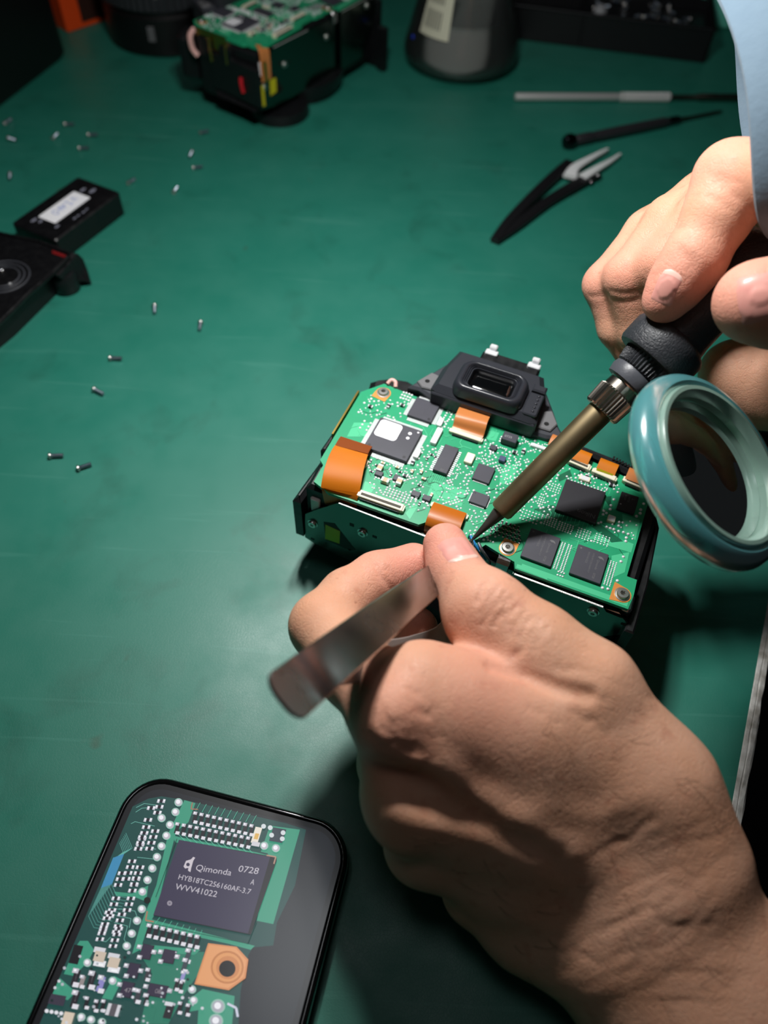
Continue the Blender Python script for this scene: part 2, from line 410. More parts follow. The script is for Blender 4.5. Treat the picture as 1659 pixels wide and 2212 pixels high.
chip(48.9, 22.6, chip_mesh(6.4, 5.4, 1.1, 'brl', .55, .5, [(.9, 4.5, .3, 2)]))
chip(78.5, 31.9, chip_mesh(15.0, 15.4, 1.5, None, extra=[('Nikon', 2.7, 14.2, 3.6, 180, 4)]), mats=[EPOXYD, TIN, EPOXYD, PAPER, PRINTD, PRINTD])
def qim_mesh():
    mb = chip_mesh(10.8, 12.9, 1.2, None, dots=[(1.2, 11.6, .35, 5)], extra=[
        ('Qimonda', 1.15, 7.6, 9.3, -90, 5), ('0728', 1.15, 7.6, 3.4, -90, 5), ('HYB18TC256160AF-3.7', .85, 5.6, 11.2, -90, 5), ('WVV41022', 1.05, 3.9, 11.2, -90, 5)])
    t = 1.23                         # the maker's mark: a hooked drop
    lg = [(0, 0), (.5, .5), (1.3, .55), (2.0, .1), (2.4, -.9), (1.9, -.5), (1.3, -.35), (.9, -.6), (.6, -.3)]
    mb.add(prism([(7.4+a, 10.3+b) for a, b in lg], t-.05, t+.02), 5); return mb
qm = qim_mesh()
qa = chip(73.0, 7.9, qm); qb = bpy.data.objects.new('microchip', qa.data); col.objects.link(qb); qb.parent = board; qb.matrix_basis = mm(T(90.2, 8.2, ZB))
chip(98.8, 41.9, chip_mesh(6.4, 8.6, 1.2, None, dots=[(.9, 2.6, .3, 4)], extra=[('L', 1.6, 4.2, 6.8, -90, 5), ('18TC25', .9, 2.9, 7.4, -90, 5), ('61G28', .9, 1.6, 7.4, -90, 5)]), mats=[EPOXYD, TIN, EPOXYD, PAPER, PRINT, PRINTD])
chip(50.4, 54.6, chip_mesh(5.8, 4.3, 3.0, 'l', 1.2, .8, extra=[('0725', 1.5, .8, 1.4, 4, 5)]), name='relay', mats=[EPOXY, TIN, EPOXYD, PAPER, PRINT, PRINT])
chip(47.6, 49.6, chip_mesh(2.6, 2.4, 1.1, 'b', .9, 1.1)); chip(52.6, 45.3, chip_mesh(2.4, 2.6, 1.6, None), mats=[mat('sensor_blue_grey', srgb(72, 80, 110), .4), TIN, EPOXYD, PAPER, PRINT, PRINT])
chip(12.8, 19.7, chip_mesh(3.0, 2.2, 1.2, 'b', 1.2, .7)); chip(19.8, 20.4, chip_mesh(2.8, 2.6, 1.2, 'b', 1.2, .7)); chip(28.6, 16.6, chip_mesh(3.2, 2.4, 1.1, 'b', 1.4, .9)); chip(33.0, 16.6, chip_mesh(3.0, 2.3, 1.1, 'b', 1.4, .9))

# screws with washers in the copper tabs
def screw_top(r_=2.1, z=0.):
    mb = MB().add(lathe([(r_*1.25, 0), (r_*1.25, .25), (r_, .3), (r_, .9), (r_*.9, 1.15), (r_*.42, 1.18), (.36*r_, .7), (.02, .7)], 24), 0, True)
    for k in range(3): mb.add(box(-r_*.44, -.12, 1.0, r_*.44, .12, 1.19), 1, M=Matrix.Rotation(R(60*k), 4, 'Z'))
    return mb
STM = [mat('screw_zinc', srgb(205, 204, 200), .3, metal=.95), STEELD]
sm_ = screw_top()
for u, v in ((-.9, 60.1), (67.9, 9.5), (108.9, 8.0)):
    o = obj('screw', sm_, STM, board, T(u, v, ZB+.15)) if u < 0 else bpy.data.objects.new('screw', o.data)
    if u > 0: col.objects.link(o); o.parent = board; o.matrix_basis = mm(T(u, v, ZB+.15))
# connectors
def fpc(w, d, h, n, slot=True, mcon=2):
    mb = MB().add(box(0, 0, 0, w, d, h, .2), 0)
    mb.add(box(.8, d*.25, h-.05, w-.8, d*.62, h+.03), 1) if slot else None
    for k in range(n):
        x = 1.2+(w-2.4)*k/(n-1); a = (w-2.4)/n*.28
        mb.add(box(x-a, -.55, 0, x+a, .05, h*.55), mcon); mb.add(box(x-a, d-.05, 0, x+a, d+.5, .3), 3)
    for x in (-.5, w-.5): mb.add(box(x, .3, 0, x+1, d-.3, h*.8), 0)
    return mb
FM = [CREAM, mat('connector_slot', srgb(60, 54, 40), .6), EPOXYD, BRASS]
for u, v, w, d, h, n, rot, sl in ((11.6, 7.6, 17.0, 3.1, 1.9, 30, 1, True), (31.0, 51.0, 12.6, 2.3, 1.6, 22, 0, False), (37.3, 14.6, 13.2, 2.4, 1.4, 26, 0, False),
                                  (76.6, 55.6, 8.4, 2.8, 1.8, 12, -6, True), (86.6, 54.4, 8.6, 2.4, 2.0, 6, -6, False), (98.2, 55.2, 7.4, 2.8, 1.8, 12, -6, True), (3.6, 21.4, 4.6, 3.2, 1.8, 6, 0, True)):
    obj('connector', fpc(w, d, h, n, sl), FM, board, T(u, v, ZB, R(rot)))
for u, v, w, d, h, m in ((25.9, 42.7, 2.4, 8.5, 1.6, WHITE), (40.8, 39.3, 3.2, 5.0, 1.4, CREAM), (24.8, 52.2, 2.0, 4.2, 1.4, WHITE), (22.6, 33.4, 2.0, 4.4, 1.5, WHITE), (82.6, 49.6, 4.2, 2.4, 1.2, CREAM), (96.8, 35.4, 2.8, 2.8, 1.3, CREAM), (61.4, 57.8, 6.2, 1.6, 1.2, WHITE)):
    mb = MB().add(prism(rrect(0, 0, w, d, .4, 3), 0, h, .2), 0); mb.add(box(.15*w, .1*d, h-.02, .85*w, .9*d, h+.04), 1)
    obj('crystal', mb, [m, TIN], board, T(u, v, ZB))

# passives: the larger ones are parts, the smallest solder work is one mass
def passive_mesh(l, w, h, m):
    mb = MB().add(box(l*.2, 0, .03, l*.8, w, h, .05), 0); mb.add(box(0, .01, 0, l*.24, w-.01, h+.03, .06), 1); mb.add(box(l*.76, .01, 0, l, w-.01, h+.03, .06), 1); return mb
CAPM = [TAN, SOLDER]; RESM = [EPOXYD, SOLDER]
protos = {}
def passive(kind, u, v, rot):
    k = kind
    if k not in protos:
        dims = {'capacitor': (1.7, .95, .9), 'capacitor_big': (3.0, 2.0, 1.7), 'resistor': (1.5, .8, .5), 'diode': (2.0, 1.3, 1.0), 'resistor_slim': (1.7, .62, .45)}[k]
        protos[k] = obj(k.split('_')[0], passive_mesh(*dims, 0), CAPM if 'cap' in k else RESM, board, T(u, v, ZB, R(rot)))
    else:
        o = protos[k].copy(); col.objects.link(o); o.parent = board; o.matrix_basis = mm(T(u, v, ZB, R(rot)))
pads = MB(); rp = random.Random(5); taken = []
keep = [(3, 28.5, 23, 48), (11.5, 51, 24, 64), (31, 29.5, 38.5, 45), (45.8, 32.5, 53.6, 42), (48, 21.5, 56, 28.5), (78, 31, 94, 48), (72.6, 7, 84.4, 21.5), (89.6, 7, 101.6, 21.6), (98, 41, 105.8, 51), (49.5, 54, 56.8, 59.5),
        (11, 7, 29, 11.3), (30.6, 50.6, 44, 64), (36.5, 5, 51.5, 17.5), (-6, 5, 8.5, 30), (25.6, 42.4, 28.6, 51.5), (40.5, 39, 44.3, 44.6), (76, 55, 96, 60), (97.5, 54, 106, 60), (64.6, 5, 71.4, 13.8), (105.2, 4, 112.5, 12), (-4.4, 55.6, 2.6, 63.6)]
def free(u, v, r_):
    if any(a-r_*.5 < u < c+r_*.5 and b-r_*.5 < v < d+r_*.5 for a, b, c, d in keep): return False
    return all((u-a)**2+(v-b)**2 > (r_+q)**2 for a, b, q in taken)
def pad(u, v, r_=.5, h=None):
    if not free(u, v, r_): return
    taken.append((u, v, r_)); pads.add(dome(r_, (h or r_*.8)*rp.uniform(.7, 1.1), 8, 3), 0, True, T(u, v, ZB))
def comp(kind, u, v, rot=0):
    r_ = 1.6 if 'big' in kind else .85
    if not free(u, v, r_*.9): return
    taken.append((u, v, r_)); passive(kind, u-.8*math.cos(R(rot)), v-.5, rot)
for kind, pts in {'capacitor_big': [(14.6, 22.2), (23.6, 19.4), (17, 18.2)], 'diode': [(4.6, 53.6), (-2.6, 50.6), (8.6, 56.6), (23.2, 24.0), (56.8, 52), (60.5, 53.5), (86, 51.6), (94.4, 52), (24.2, 30.6)]}.items():
    for u, v in pts: comp(kind, u, v, rp.choice([0, 90]))
for i in range(8):          # dark resistor field under the iron
    for j in range(4):
        u, v = q2(70+i*34+j*4, 1060+i*13+j*38); passive('resistor_slim', u, v, 90); taken.append((u, v+.7, .55))
pads_regions = [  # (corner px in the two close-ups, rows, columns, radius)
    (q1, 820, 430, 890, 475, 4, 3, .55), (q1, 530, 640, 640, 700, 3, 5, .55), (q1, 1100, 550, 1180, 610, 3, 4, .5), (q1, 690, 1130, 880, 1190, 8, 4, .5),
    (q2, 330, 990, 480, 1075, 6, 4, .38), (q2, 530, 1040, 625, 1110, 5, 5, .34), (q2, 640, 1090, 765, 1160, 6, 5, .34), (q2, 800, 1140, 910, 1220, 5, 5, .34), (q2, 950, 1190, 1070, 1265, 5, 5, .34),
    (q2, 585, 765, 660, 830, 4, 4, .36), (q2, 480, 870, 520, 930, 3, 4, .36), (q2, 640, 1500, 690, 1530, 3, 2, .4), (q2, 190, 1180, 320, 1240, 5, 2, .42), (q2, 60, 1190, 110, 1240, 3, 2, .45)]
def grid(f, x0, y0, x1, y1, nx, ny, r_):
    a, b = f(x0, (y0+y1)/2), f(x1, (y0+y1)/2); c, d = f((x0+x1)/2, y0), f((x0+x1)/2, y1)
    u0, u1, v0, v1 = a[0], b[0], min(c[1], d[1]), max(c[1], d[1])
    for i in range(nx):
        for j in range(ny): pad(u0+(u1-u0)*i/max(nx-1, 1)+rp.uniform(-.06, .06), v0+(v1-v0)*j/max(ny-1, 1)+rp.uniform(-.06, .06), r_)
for g in pads_regions: grid(*g)
for u0, v0, nx, ny in ((84.9, 8.6, 2, 17), (87.2, 8.6, 2, 17), (102.4, 9.6, 3, 15)):
    for i in range(nx):
        for j in range(ny): pad(u0+i*.95, v0+j*.72, .33)
for k in range(13): pad(73.5+k*2.05, 25.2-k*.02, .52)
for k in range(11): pad(80.6+k*1.25, 48.6, .42)
for x, y in ((1085, 940), (1080, 970), (1025, 985), (1020, 1015), (1110, 890), (1335, 975), (1330, 1005), (1300, 1030), (1360, 925), (1155, 1080), (1150, 1110), (1050, 1120), (1080, 1130), (1110, 1140), (1150, 1155), (1190, 1165), (1230, 1180), (1215, 1210), (1210, 1240), (1190, 1370), (1170, 1410), (1170, 1415), (1015, 1630), (1060, 1640), (1050, 1600), (1140, 1570)):
    pad(*q2(x, y), .62)
# column resistors beside the left memory chip, scorched black resistor field under the tip
for u0, v0, u1, v1, n, pr in ((8, 21, 31, 29, 95, .22), (23, 29, 31, 42, 60, .25), (13, 12, 36, 20, 70, .18), (-6, 46, 11, 58, 46, .35), (37, 18, 49, 30, 60, .2), (38.5, 30, 46, 39, 34, .25), (44, 42, 60, 54, 90, .25), (53, 28, 66, 46, 90, .15), (56, 44, 76, 62, 110, .2),
                              (50, 9, 60, 22, 60, .1), (22, 52, 31, 63, 30, .2), (8, 58, 12, 64, 8, .1), (66, 26, 78, 46, 70, .1), (94, 32, 108, 41, 12, .2), (78, 49, 98, 55, 46, .25)):
    for _ in range(int(n*1.7)):
        u, v = rp.uniform(u0, u1), rp.uniform(v0, v1)
        if rp.random() < pr and len(board.children) < 96: comp(rp.choice(['capacitor', 'resistor', 'resistor']), u, v, rp.choice([0, 90]))
        else: pad(round(u/.8)*.8, round(v/.8)*.8, rp.choice([.36, .42, .5, .55]))
so = obj('solder_joints', pads, SOLDER, board); so['kind'] = 'stuff'

# ---- body, chassis plate, eyepiece
bm_ = MB()
bm_.add(prism([(-9, 7), (113, 7), (114, 50), (104, 62), (20, 64), (-6, 62), (-10.5, 56)], 12, 49.5, 1.5, 2))
bm_.add(prism([(8, 10), (112, 6), (113, 45), (100, 58), (20, 58), (0, 40)], 4, 14, 0, 3))
bm_.add(prism([(-8, 62), (-11.2, 69.7), (-11.9, 73), (-9.3, 76), (-4.7, 78.9), (2.1, 80.4), (6.7, 79), (12, 75), (14, 61)], 16, 44, 2.5, 3))
obj('body', bm_, BLACK, camera)
obj('lens_mount', MB().add(lathe([(30, 0), (32, 1), (32, 3), (34, 5), (35, 13), (10, 13)], 48), 0, True, T(57, 32, 0)), BLACK, camera)
sh = MB()
sh.add(prism([(-13.6, 4), (-13.2, 12), (-12.0, 30), (-11.2, 46), (-9.4, 46), (-9.2, 20), (-10.2, 4)], 15, 43, 2, 4))
sh.add(prism([(-12.4, 26), (-12, 36), (-10, 36), (-10, 26)], 36, 48, .8)); sh.add(prism([(-11.6, 47), (-11.2, 55), (-10, 55), (-10, 47)], 36, 49, .8))
obj('side_shell', sh, BLACK, camera)
obj('brass_strip', MB().add(prism([(-9.9, 31), (-10.3, 56), (-9.7, 56.2), (-9.3, 31)], 40, 53.2)), BRASS, camera)
obj('white_bracket', MB().add(prism(rrect(-7.2, 5.8, -3.2, 12, .8), 36, 44, .5)).add(box(-6, 8, 44, -4.5, 11, 46, .3)), WHITE, camera)
rs_ = MB()
rs_.add(prism([(113.6, -1), (116.8, -1), (117.2, 20), (116, 46), (113.5, 52), (112.5, 50), (114.2, 44), (114.6, 20)], 2, 46, .6)).add(box(110.2, 44, 40, 114, 47, 46, .5)).add(box(110, 18, 36, 113, 21, 41, .5))
rs_.add(prism([(112, -7), (116.6, -7.5), (116.8, 0), (113, 0)], 0, 30, 1)).add(box(112.5, 28, 30, 115, 31, 44, .4))
obj('side_shell', rs_, BLACK, camera)
ts = MB().add(prism([(66, 62), (72, 67.5), (84, 66.5), (97, 65.5), (108, 62), (113, 52), (110.5, 52), (104, 58.5), (92, 62), (80, 63.5), (72, 62)], 22, 53, 1.2, 1))
for k in range(12): ts.add(box(92+k*1.2, 63.6-k*.25, 52.6, 92.7+k*1.2, 65.4-k*.3, 53.7), 0)
obj('top_shell', ts, BLACK, camera)
# chassis plate (vertical sheet facing the viewer), its bright cut edge, holes, screws, label
PMX = Matrix(((1, 0, 0, 0), (0, 0, 1, 0), (0, 1, 0, 0), (0, 0, 0, 1)))   # plate drawing (u, z) with thickness along v
pl = [(5.4, 49.2), (40, 48.4), (76, 46.8), (76, 13), (8, 12.6), (-6.9, 15.4), (-10.3, 17), (-9.2, 33.6), (-5, 38.4)]
pm = MB().add(prism(pl, 5.0, 5.8), 0, False, PMX).add(prism([(72.6, 50.0), (104.6, 50.0), (106, 48), (112, 47.6), (115.8, 44.6), (116, 40.5), (104, 26), (97, 13), (72.6, 13)], 1.9, 2.6), 0, False, PMX)
for a, b in (((5.4, 49.25, 4.8), (40, 48.45, 4.8)), ((73.2, 50.1, 1.9), (104.4, 50.1, 1.9))):
    pm.add(ribbon([(a[0], a[2], a[1]+.1), (b[0], b[2], b[1]+.1)], .75, .3, (0, 0, 1)), 1)
plate = obj('chassis_plate', pm, [PLATE, PLATE_E], camera)
HOLE = mat('hole_dark', srgb(18, 14, 8), .6)
for p in ([(-1.4, 33), (3.3, 34.8), (12, 22), (10, 20), (-.9, 21)], rect(9.6, 37.2, 11.4, 39), rect(19, 35.2, 20.8, 36.6), rect(-7.6, 17.2, -6, 18.4), rect(9, 20, 10, 21)): obj('hole', MB().add(prism(p, 4.9, 5.02), 0, False, PMX), HOLE, plate)
obj('label', MB().add(prism([(-.6, 31.8), (5.6, 31), (5.2, 22.2), (-1, 21.8)], 4.8, 4.95), 0, False, PMX), YEL, plate)
sp = screw_top(1.7)
for u, z, v in ((-6.1, 29.3, 5), (15, 35.9, 5), (102.2, 45.6, 1.9), (60, 38, 5)):
    o = obj('screw', sp, STM, plate, Matrix.Translation((u, v, z)) @ Matrix.Rotation(R(90), 4, 'X'))
obj('clip', MB().add(ribbon([(66, 6.6, 51.5), (66.3, 5.2, 51.6), (66.6, 4.2, 50.5), (66.8, 3.9, 46), (66.8, 4.2, 43)], 0.1, 0.1, (0, 1, 0))).add(ribbon([(68.3, 7.6, 51), (68.3, 5.0, 51.4), (68.3, 3.9, 50.2), (68.3, 3.7, 44.5)], 4.6, .5, [(0, 0, 1), (0, 0, 1), (0, -1, .5), (0, -1, 0)])), STEEL, camera)
obj('hole', MB().add(prism(rrect(112.0, 44.0, 114, 45.4, .5), 1.8, 1.92), 0, False, PMX), HOLE, plate)
lg_ = MB().add(prism([(105, 2.9), (111, 3.6), (111, 5.2), (105, 5.2)], 41, 47.5, .4)).add(prism(rrect(109.6, 3.6, 113.6, 11, 1.4), 44, 50.4, .6))
obj('clip', lg_, STEEL, camera)
# wires beside the tip
for p, m in (([(56.5, 7, 51), (58, 5.5, 50), (60, 5, 47.5), (61.5, 5.4, 45)], RED), ([(54.5, 8.6, 53), (57, 6.4, 52.4), (60, 5.4, 50), (63, 5.6, 46)], BLUEW), ([(58, 7.4, 52.4), (60.2, 5.2, 52), (63, 4.6, 49), (64, 5.5, 45)], mat('lead_grey', srgb(120, 120, 126), .3, metal=.8)), ([(53.6, 9.4, 53), (53.6, 7.2, 52.6), (55.4, 6.0, 51), (57, 5.6, 47)], MASKL)):
    obj('wire', MB().add(tube(spline(p, 6), .55, 8), 0, True), m, camera)
bl = MB()
for u, v, z in ((57.6, 6.2, 51.2), (59.4, 5.9, 50.8)): bl.add(tube([(u-.9, v, z), (u-.5, v, z+.1), (u+.5, v-.2, z), (u+.9, v-.3, z-.2)], [.2, .75, .75, .3], 10), 0, True)
obj('solder_blob', bl, SOLDER, camera)
obj('wire', MB().add(tube(spline([(-1.2, 65.2, 52.6), (-.2, 66.8, 53.6), (1.6, 66.6, 53.4), (2.4, 65, 52.4)], 6), .85, 10), 0, True), PINK, camera)
# flexible cables
def flex(name, path, w, m, nrm=(0, 0, 1), th=.28):
    return obj(name, MB().add(ribbon(path, w, th, nrm), 0, True), m, camera)
FLEX2 = mat('polyimide_copper', srgb(196, 122, 66), .38, coat=.3)
n5 = lambda pts: [(0, .2, 1)]*len(pts)
p = spline([(37.4, 52.6, 53.4), (37.4, 54.2, 54.0), (37.3, 55.6, 56.0), (37.1, 57.6, 57.0), (36.9, 61, 56.6), (36.8, 64.6, 55.6)], 5); flex('flex_cable', p, 12.6, FLEX2, [(0, .0, 1)]*len(p))
p = spline([(.9, 30, 54.6), (1.0, 27.4, 55.2), (1.3, 24.6, 55.8)], 4); flex('flex_stiffener', p, 13.0, FLEXD, [(0, 0, 1)]*len(p), .5)
p = spline([(1.3, 24.8, 55.7), (1.8, 21, 56.4), (3.0, 15, 56.8), (4.2, 10, 55.6), (4.9, 6.6, 52.0), (5.0, 6.4, 48), (5.0, 7, 42)], 6)
flex('flex_cable', p, [13.0+1.2*math.sin(PI*i/len(p)) for i in range(len(p))], FLEX, [(0, .25, 1) if q.z > 53 else (0, -1, .35) for q in p])
p = spline([(43.9, 16.6, 53.6), (44, 13, 54.6), (44.2, 9.0, 54.2), (44.3, 6.7, 51.5), (44.3, 6.4, 46), (44.3, 7, 40)], 5)
flex('flex_cable', p, 12.4, mat('polyimide_brown', srgb(184, 100, 24), .34, coat=.35), [(0, .2, 1) if q.z > 52.6 else (0, -1, .3) for q in p])
for u, v, w in ((80.6, 58.6, 7.0), (91, 57.6, 7.2), (101.6, 57.6, 6.4), (70.5, 61.6, 6)):
    p = spline([(u, v-1.5, 53.8), (u+.2, v+1.5, 55), (u+.4, v+4, 54.2), (u+.5, v+5.4, 51)], 4); flex('flex_cable', p, w, FLEX2 if w < 7 else FLEX, [(0, 0, 1)]*len(p))
obj('flex_tape', MB().add(prism(rrect(87.6, 55.4, 94.0, 58.8, .3), 53.6, 54.1, .1)), mat('olive_tape', srgb(140, 136, 10), .35, coat=.3), camera)
# eyepiece
fr = MB().add(prism([(7.4, 65.6), (12.9, 76.4), (17.2, 85), (20.6, 89), (56.2, 89.6), (58.6, 87.6), (65.2, 77), (68.6, 71), (73.0, 65.4), (66, 63.0), (60.5, 62.8), (17, 64.4), (12, 66)], 32, 54.6, 1.0, 1))
obj('eyepiece_frame', fr, DARK, camera)
for pts, hx in (([(10.0, 69.0), (13.6, 76.2), (17.4, 75.6), (17.2, 67.0), (13.0, 66.6)], (13.8, 70.6)), ([(61.2, 74.8), (64.4, 76.4), (68.2, 70.4), (66.6, 65.8), (61.4, 65.6)], (64.2, 68.6))):
    mb = MB().add(prism(pts, 53, 55.6, .4), 0); mb.add(lathe([(1.0, 0), (1.0, 2.64)], 16), 1, M=T(hx[0], hx[1], 53))
    obj('bracket', mb, [GREYP, mat('hole_black', (.002, .002, .002), .8)], camera)
ho_ = MB().add(prism([(17.6, 64.0), (18.0, 76), (20.8, 88.6), (56.6, 88.4), (59.8, 79), (61.0, 63.4), (58.4, 62.4), (20, 62.8)], 52.6, 61.6, 2.4, .3))
ho_.add(prism(rrect(18.2, 62.0, 60.6, 63.4, .5), 52.6, 59.0, .5))
for k in range(5): ho_.add(dome(.7, .8, 10, 3), 0, True, T(58.0, 66.3+k*2.1, 61.7))
ho_.add(prism(rrect(54.2, 64.2, 60.0, 77.4, 1.2), 61, 62.0, .4)); ho_.add(box(54.6, 76, 61, 60.0, 79.6, 63.6, .6))
obj('eyepiece_housing', ho_, mat('eyepiece_black', srgb(44, 46, 52), .36, bump=(2600, .03, .4)), camera)
ec = MB(); A_, B_ = (26.0, 63.4, 52.8, 79.6), (31.2, 67.2, 47.8, 77.0)
def rr(t, z): q = [a+(b-a)*t for a, b in zip(A_, B_)]; return [(x, y, z) for x, y in rrect(*q, 4.4-2.6*max(0, t), 6)]
ec.add(rings([rr(-.16, 60.5), rr(-.1, 63.2), rr(0, 64.8), rr(.14, 65.6), rr(.36, 65.8), rr(.5, 65.5), rr(.55, 64.9), rr(.62, 65.2), rr(.68, 64.6), rr(.75, 64.8), rr(.8, 64.2), rr(.88, 64.2), rr(.94, 63.4), rr(1, 61.8)], True, True, False), 0, True)
eye = obj('eyecup', ec, mat('eyecup_rubber', srgb(40, 42, 48), .3, bump=(2600, .03, .3)), camera, sharp=60)
gl = MB(); g0 = lambda d, z: [(x, y, z) for x, y in rrect(30.8+d, 66.8+d, 48.2-d, 77.4-d, max(1.4-d*.3, .2), 4)]
gl.add(rings([g0(0, 61.6), g0(.5, 62.2), g0(1.4, 62.7), g0(2.8, 63.1), g0(4.2, 63.2)]), 0, True)
obj('eyepiece_glass', gl, GLASSD, eye)
hs = MB().add(prism(rrect(29.5, 83, 54, 93.5, 1.5), 34, 60, .8, 1)); obj('hot_shoe', hs, BLACK, camera)
for u in (33.2, 51.2):
    obj('shoe_rail', MB().add(prism(rrect(u-2.6, 90.4, u+2.6, 93.4, .6), 60, 61.2, .3)).add(prism(rrect(u-1.5, 92.6, u+1.7, 95, .6), 60.2, 63, .5)), SOLDER, camera)
obj('strap_lug', MB().add(tube(spline([(73, 63.4, 54.2), (75, 64.4, 55), (77.5, 63.6, 54.6)], 5), .7, 8), 0, True), STEELD, camera)
# ------------------------------------------------------------------ hands: one smooth surface grown from tapered bones (a distance field, then a surface net)
class Field:
    def __init__(s, lo, hi, h):
        s.lo = np.array(lo, float); s.h = h; s.n = np.ceil((np.array(hi)-s.lo)/h).astype(int)+1
        s.d = np.full(s.n, 60.0, np.float32)
    def block(s, lo, hi):
        a = np.clip(np.floor((np.array(lo)-s.lo)/s.h).astype(int), 0, s.n-1); b = np.clip(np.ceil((np.array(hi)-s.lo)/s.h).astype(int)+1, 1, s.n)
        if np.any(b <= a): return None
        sl = tuple(slice(a[i], b[i]) for i in range(3))
        ax = [(s.lo[i]+s.h*np.arange(a[i], b[i])).astype(np.float32) for i in range(3)]
        return sl, np.meshgrid(*ax, indexing='ij', sparse=True)
    def cone(s, a, b, ra, rb, k=3.0, flat=None, sub=False):
        a, b = np.array(a, np.float32), np.array(b, np.float32); m = max(ra, rb)+k+3
        bl = s.block(np.minimum(a, b)-m, np.maximum(a, b)+m)
        if bl is None: return
        sl, (X, Y, Z) = bl
        ab = b-a; L2 = float(ab@ab)+1e-9
        t = np.clip(((X-a[0])*ab[0]+(Y-a[1])*ab[1]+(Z-a[2])*ab[2])/L2, 0, 1)
        dx, dy, dz = X-a[0]-t*ab[0], Y-a[1]-t*ab[1], Z-a[2]-t*ab[2]
        q = dx*dx+dy*dy+dz*dz
        if flat is not None:
            n, kf = flat; n = np.array(n, np.float32); n /= np.linalg.norm(n); w = dx*n[0]+dy*n[1]+dz*n[2]
            q = q+(kf*kf-1)*w*w
        D = np.sqrt(q)-(ra+(rb-ra)*t)
        cur = s.d[sl]
        if sub: s.d[sl] = np.maximum(cur, -D); return
        hh = np.clip(.5+.5*(cur-D)/k, 0, 1)
        s.d[sl] = cur+(D-cur)*hh-k*hh*(1-hh)
    def chain(s, pts, k=3.0, kk=None, flat=None):
        for i in range(len(pts)-1):
            s.cone(pts[i][0], pts[i+1][0], pts[i][1], pts[i+1][1], kk if (kk and i) else k, flat)
    def groove(s, pts, w, depth):          # a crease (depth > 0) or a ridge (depth < 0) along a polyline lying on the skin
        P = [np.array(p, np.float32) for p in pts]; m = w*3
        lo = np.min(P, 0)-m; hi = np.max(P, 0)+m; bl = s.block(lo, hi)
        if bl is None: return
        sl, (X, Y, Z) = bl; best = None
        for a, b in zip(P, P[1:]):
            ab = b-a; t = np.clip(((X-a[0])*ab[0]+(Y-a[1])*ab[1]+(Z-a[2])*ab[2])/(float(ab@ab)+1e-9), 0, 1)
            q = (X-a[0]-t*ab[0])**2+(Y-a[1]-t*ab[1])**2+(Z-a[2]-t*ab[2])**2
            best = q if best is None else np.minimum(best, q)
        s.d[sl] += depth*np.exp(-best/(w*w))
    def val(s, p):
        q = (np.array(p)-s.lo)/s.h; i = np.clip(np.floor(q).astype(int), 0, s.n-2); f = q-i
        c = s.d[i[0]:i[0]+2, i[1]:i[1]+2, i[2]:i[2]+2]
        c = c[0]*(1-f[0])+c[1]*f[0]; c = c[0]*(1-f[1])+c[1]*f[1]; return float(c[0]*(1-f[2])+c[1]*f[2])
    def grad(s, p, e=1.2):
        p = np.array(p, float); g = np.array([s.val(p+e*np.eye(3)[i])-s.val(p-e*np.eye(3)[i]) for i in range(3)]); return g/(np.linalg.norm(g)+1e-9)
    def hit(s, o, d, t0, t1):
        o = np.array(o); d = np.array(d); t = t0
        while t < t1:
            p = o+d*t
            if np.all(p > s.lo) and np.all(p < s.lo+s.h*(s.n-1)):
                v = s.val(p)
                if v < .05: return p
                t += max(.25, min(v*.6, 3))
            else: t += 2
        return None
    def skin(s, px, py): return s.hit(_o, ray(px, py), 120, 330)
    def mesh(s):
        F_ = s.d; I = F_ < 0; nx, ny, nz = s.n
        idx = np.full((nx-1, ny-1, nz-1), -1, np.int64); cnt = np.zeros((nx-1, ny-1, nz-1), np.float32); acc = np.zeros((nx-1, ny-1, nz-1, 3), np.float32)
        for ax in range(3):
            o1 = [0, 0, 0]; o1[ax] = 1
            for da in (0, 1):
                for db in (0, 1):
                    off = [0, 0, 0]; other = [i for i in range(3) if i != ax]; off[other[0]] = da; off[other[1]] = db
                    sa = tuple(slice(off[i], off[i]+s.n[i]-1) for i in range(3)); sb = tuple(slice(off[i]+o1[i], off[i]+o1[i]+s.n[i]-1) for i in range(3))
                    A, B = F_[sa], F_[sb]; cr = I[sa] != I[sb]
                    t = np.where(cr, A/(A-B+1e-12), 0); cnt += cr
                    for i in range(3): acc[..., i] += np.where(cr, off[i]+(t if i == ax else 0), 0)
        act = cnt > 0; nv = int(act.sum()); idx[act] = np.arange(nv)
        base = np.stack(np.nonzero(act), 1).astype(np.float32); V = (base+acc[act]/cnt[act][:, None])*s.h+s.lo
        faces = []
        for ax in range(3):
            u, w = [(1, 2), (2, 0), (0, 1)][ax]
            sl0 = [slice(None)]*3; sl1 = [slice(None)]*3; sl0[ax] = slice(0, s.n[ax]-1); sl1[ax] = slice(1, s.n[ax])
            A, B = I[tuple(sl0)], I[tuple(sl1)]; cr = A != B
            c = np.stack(np.nonzero(cr), 1); c = c[(c[:, u] > 0) & (c[:, w] > 0) & (c[:, u] < s.n[u]-1) & (c[:, w] < s.n[w]-1)]
            ins = A[tuple(c.T)]
            def at_(du, dw):
                q = c.copy(); q[:, u] += du; q[:, w] += dw; return idx[tuple(q.T)]
            a, b, d_, e = at_(-1, -1), at_(0, -1), at_(0, 0), at_(-1, 0)
            q = np.stack([a, b, d_, e], 1); q[~ins] = q[~ins][:, ::-1]; faces.append(q)
        return V, np.concatenate(faces)
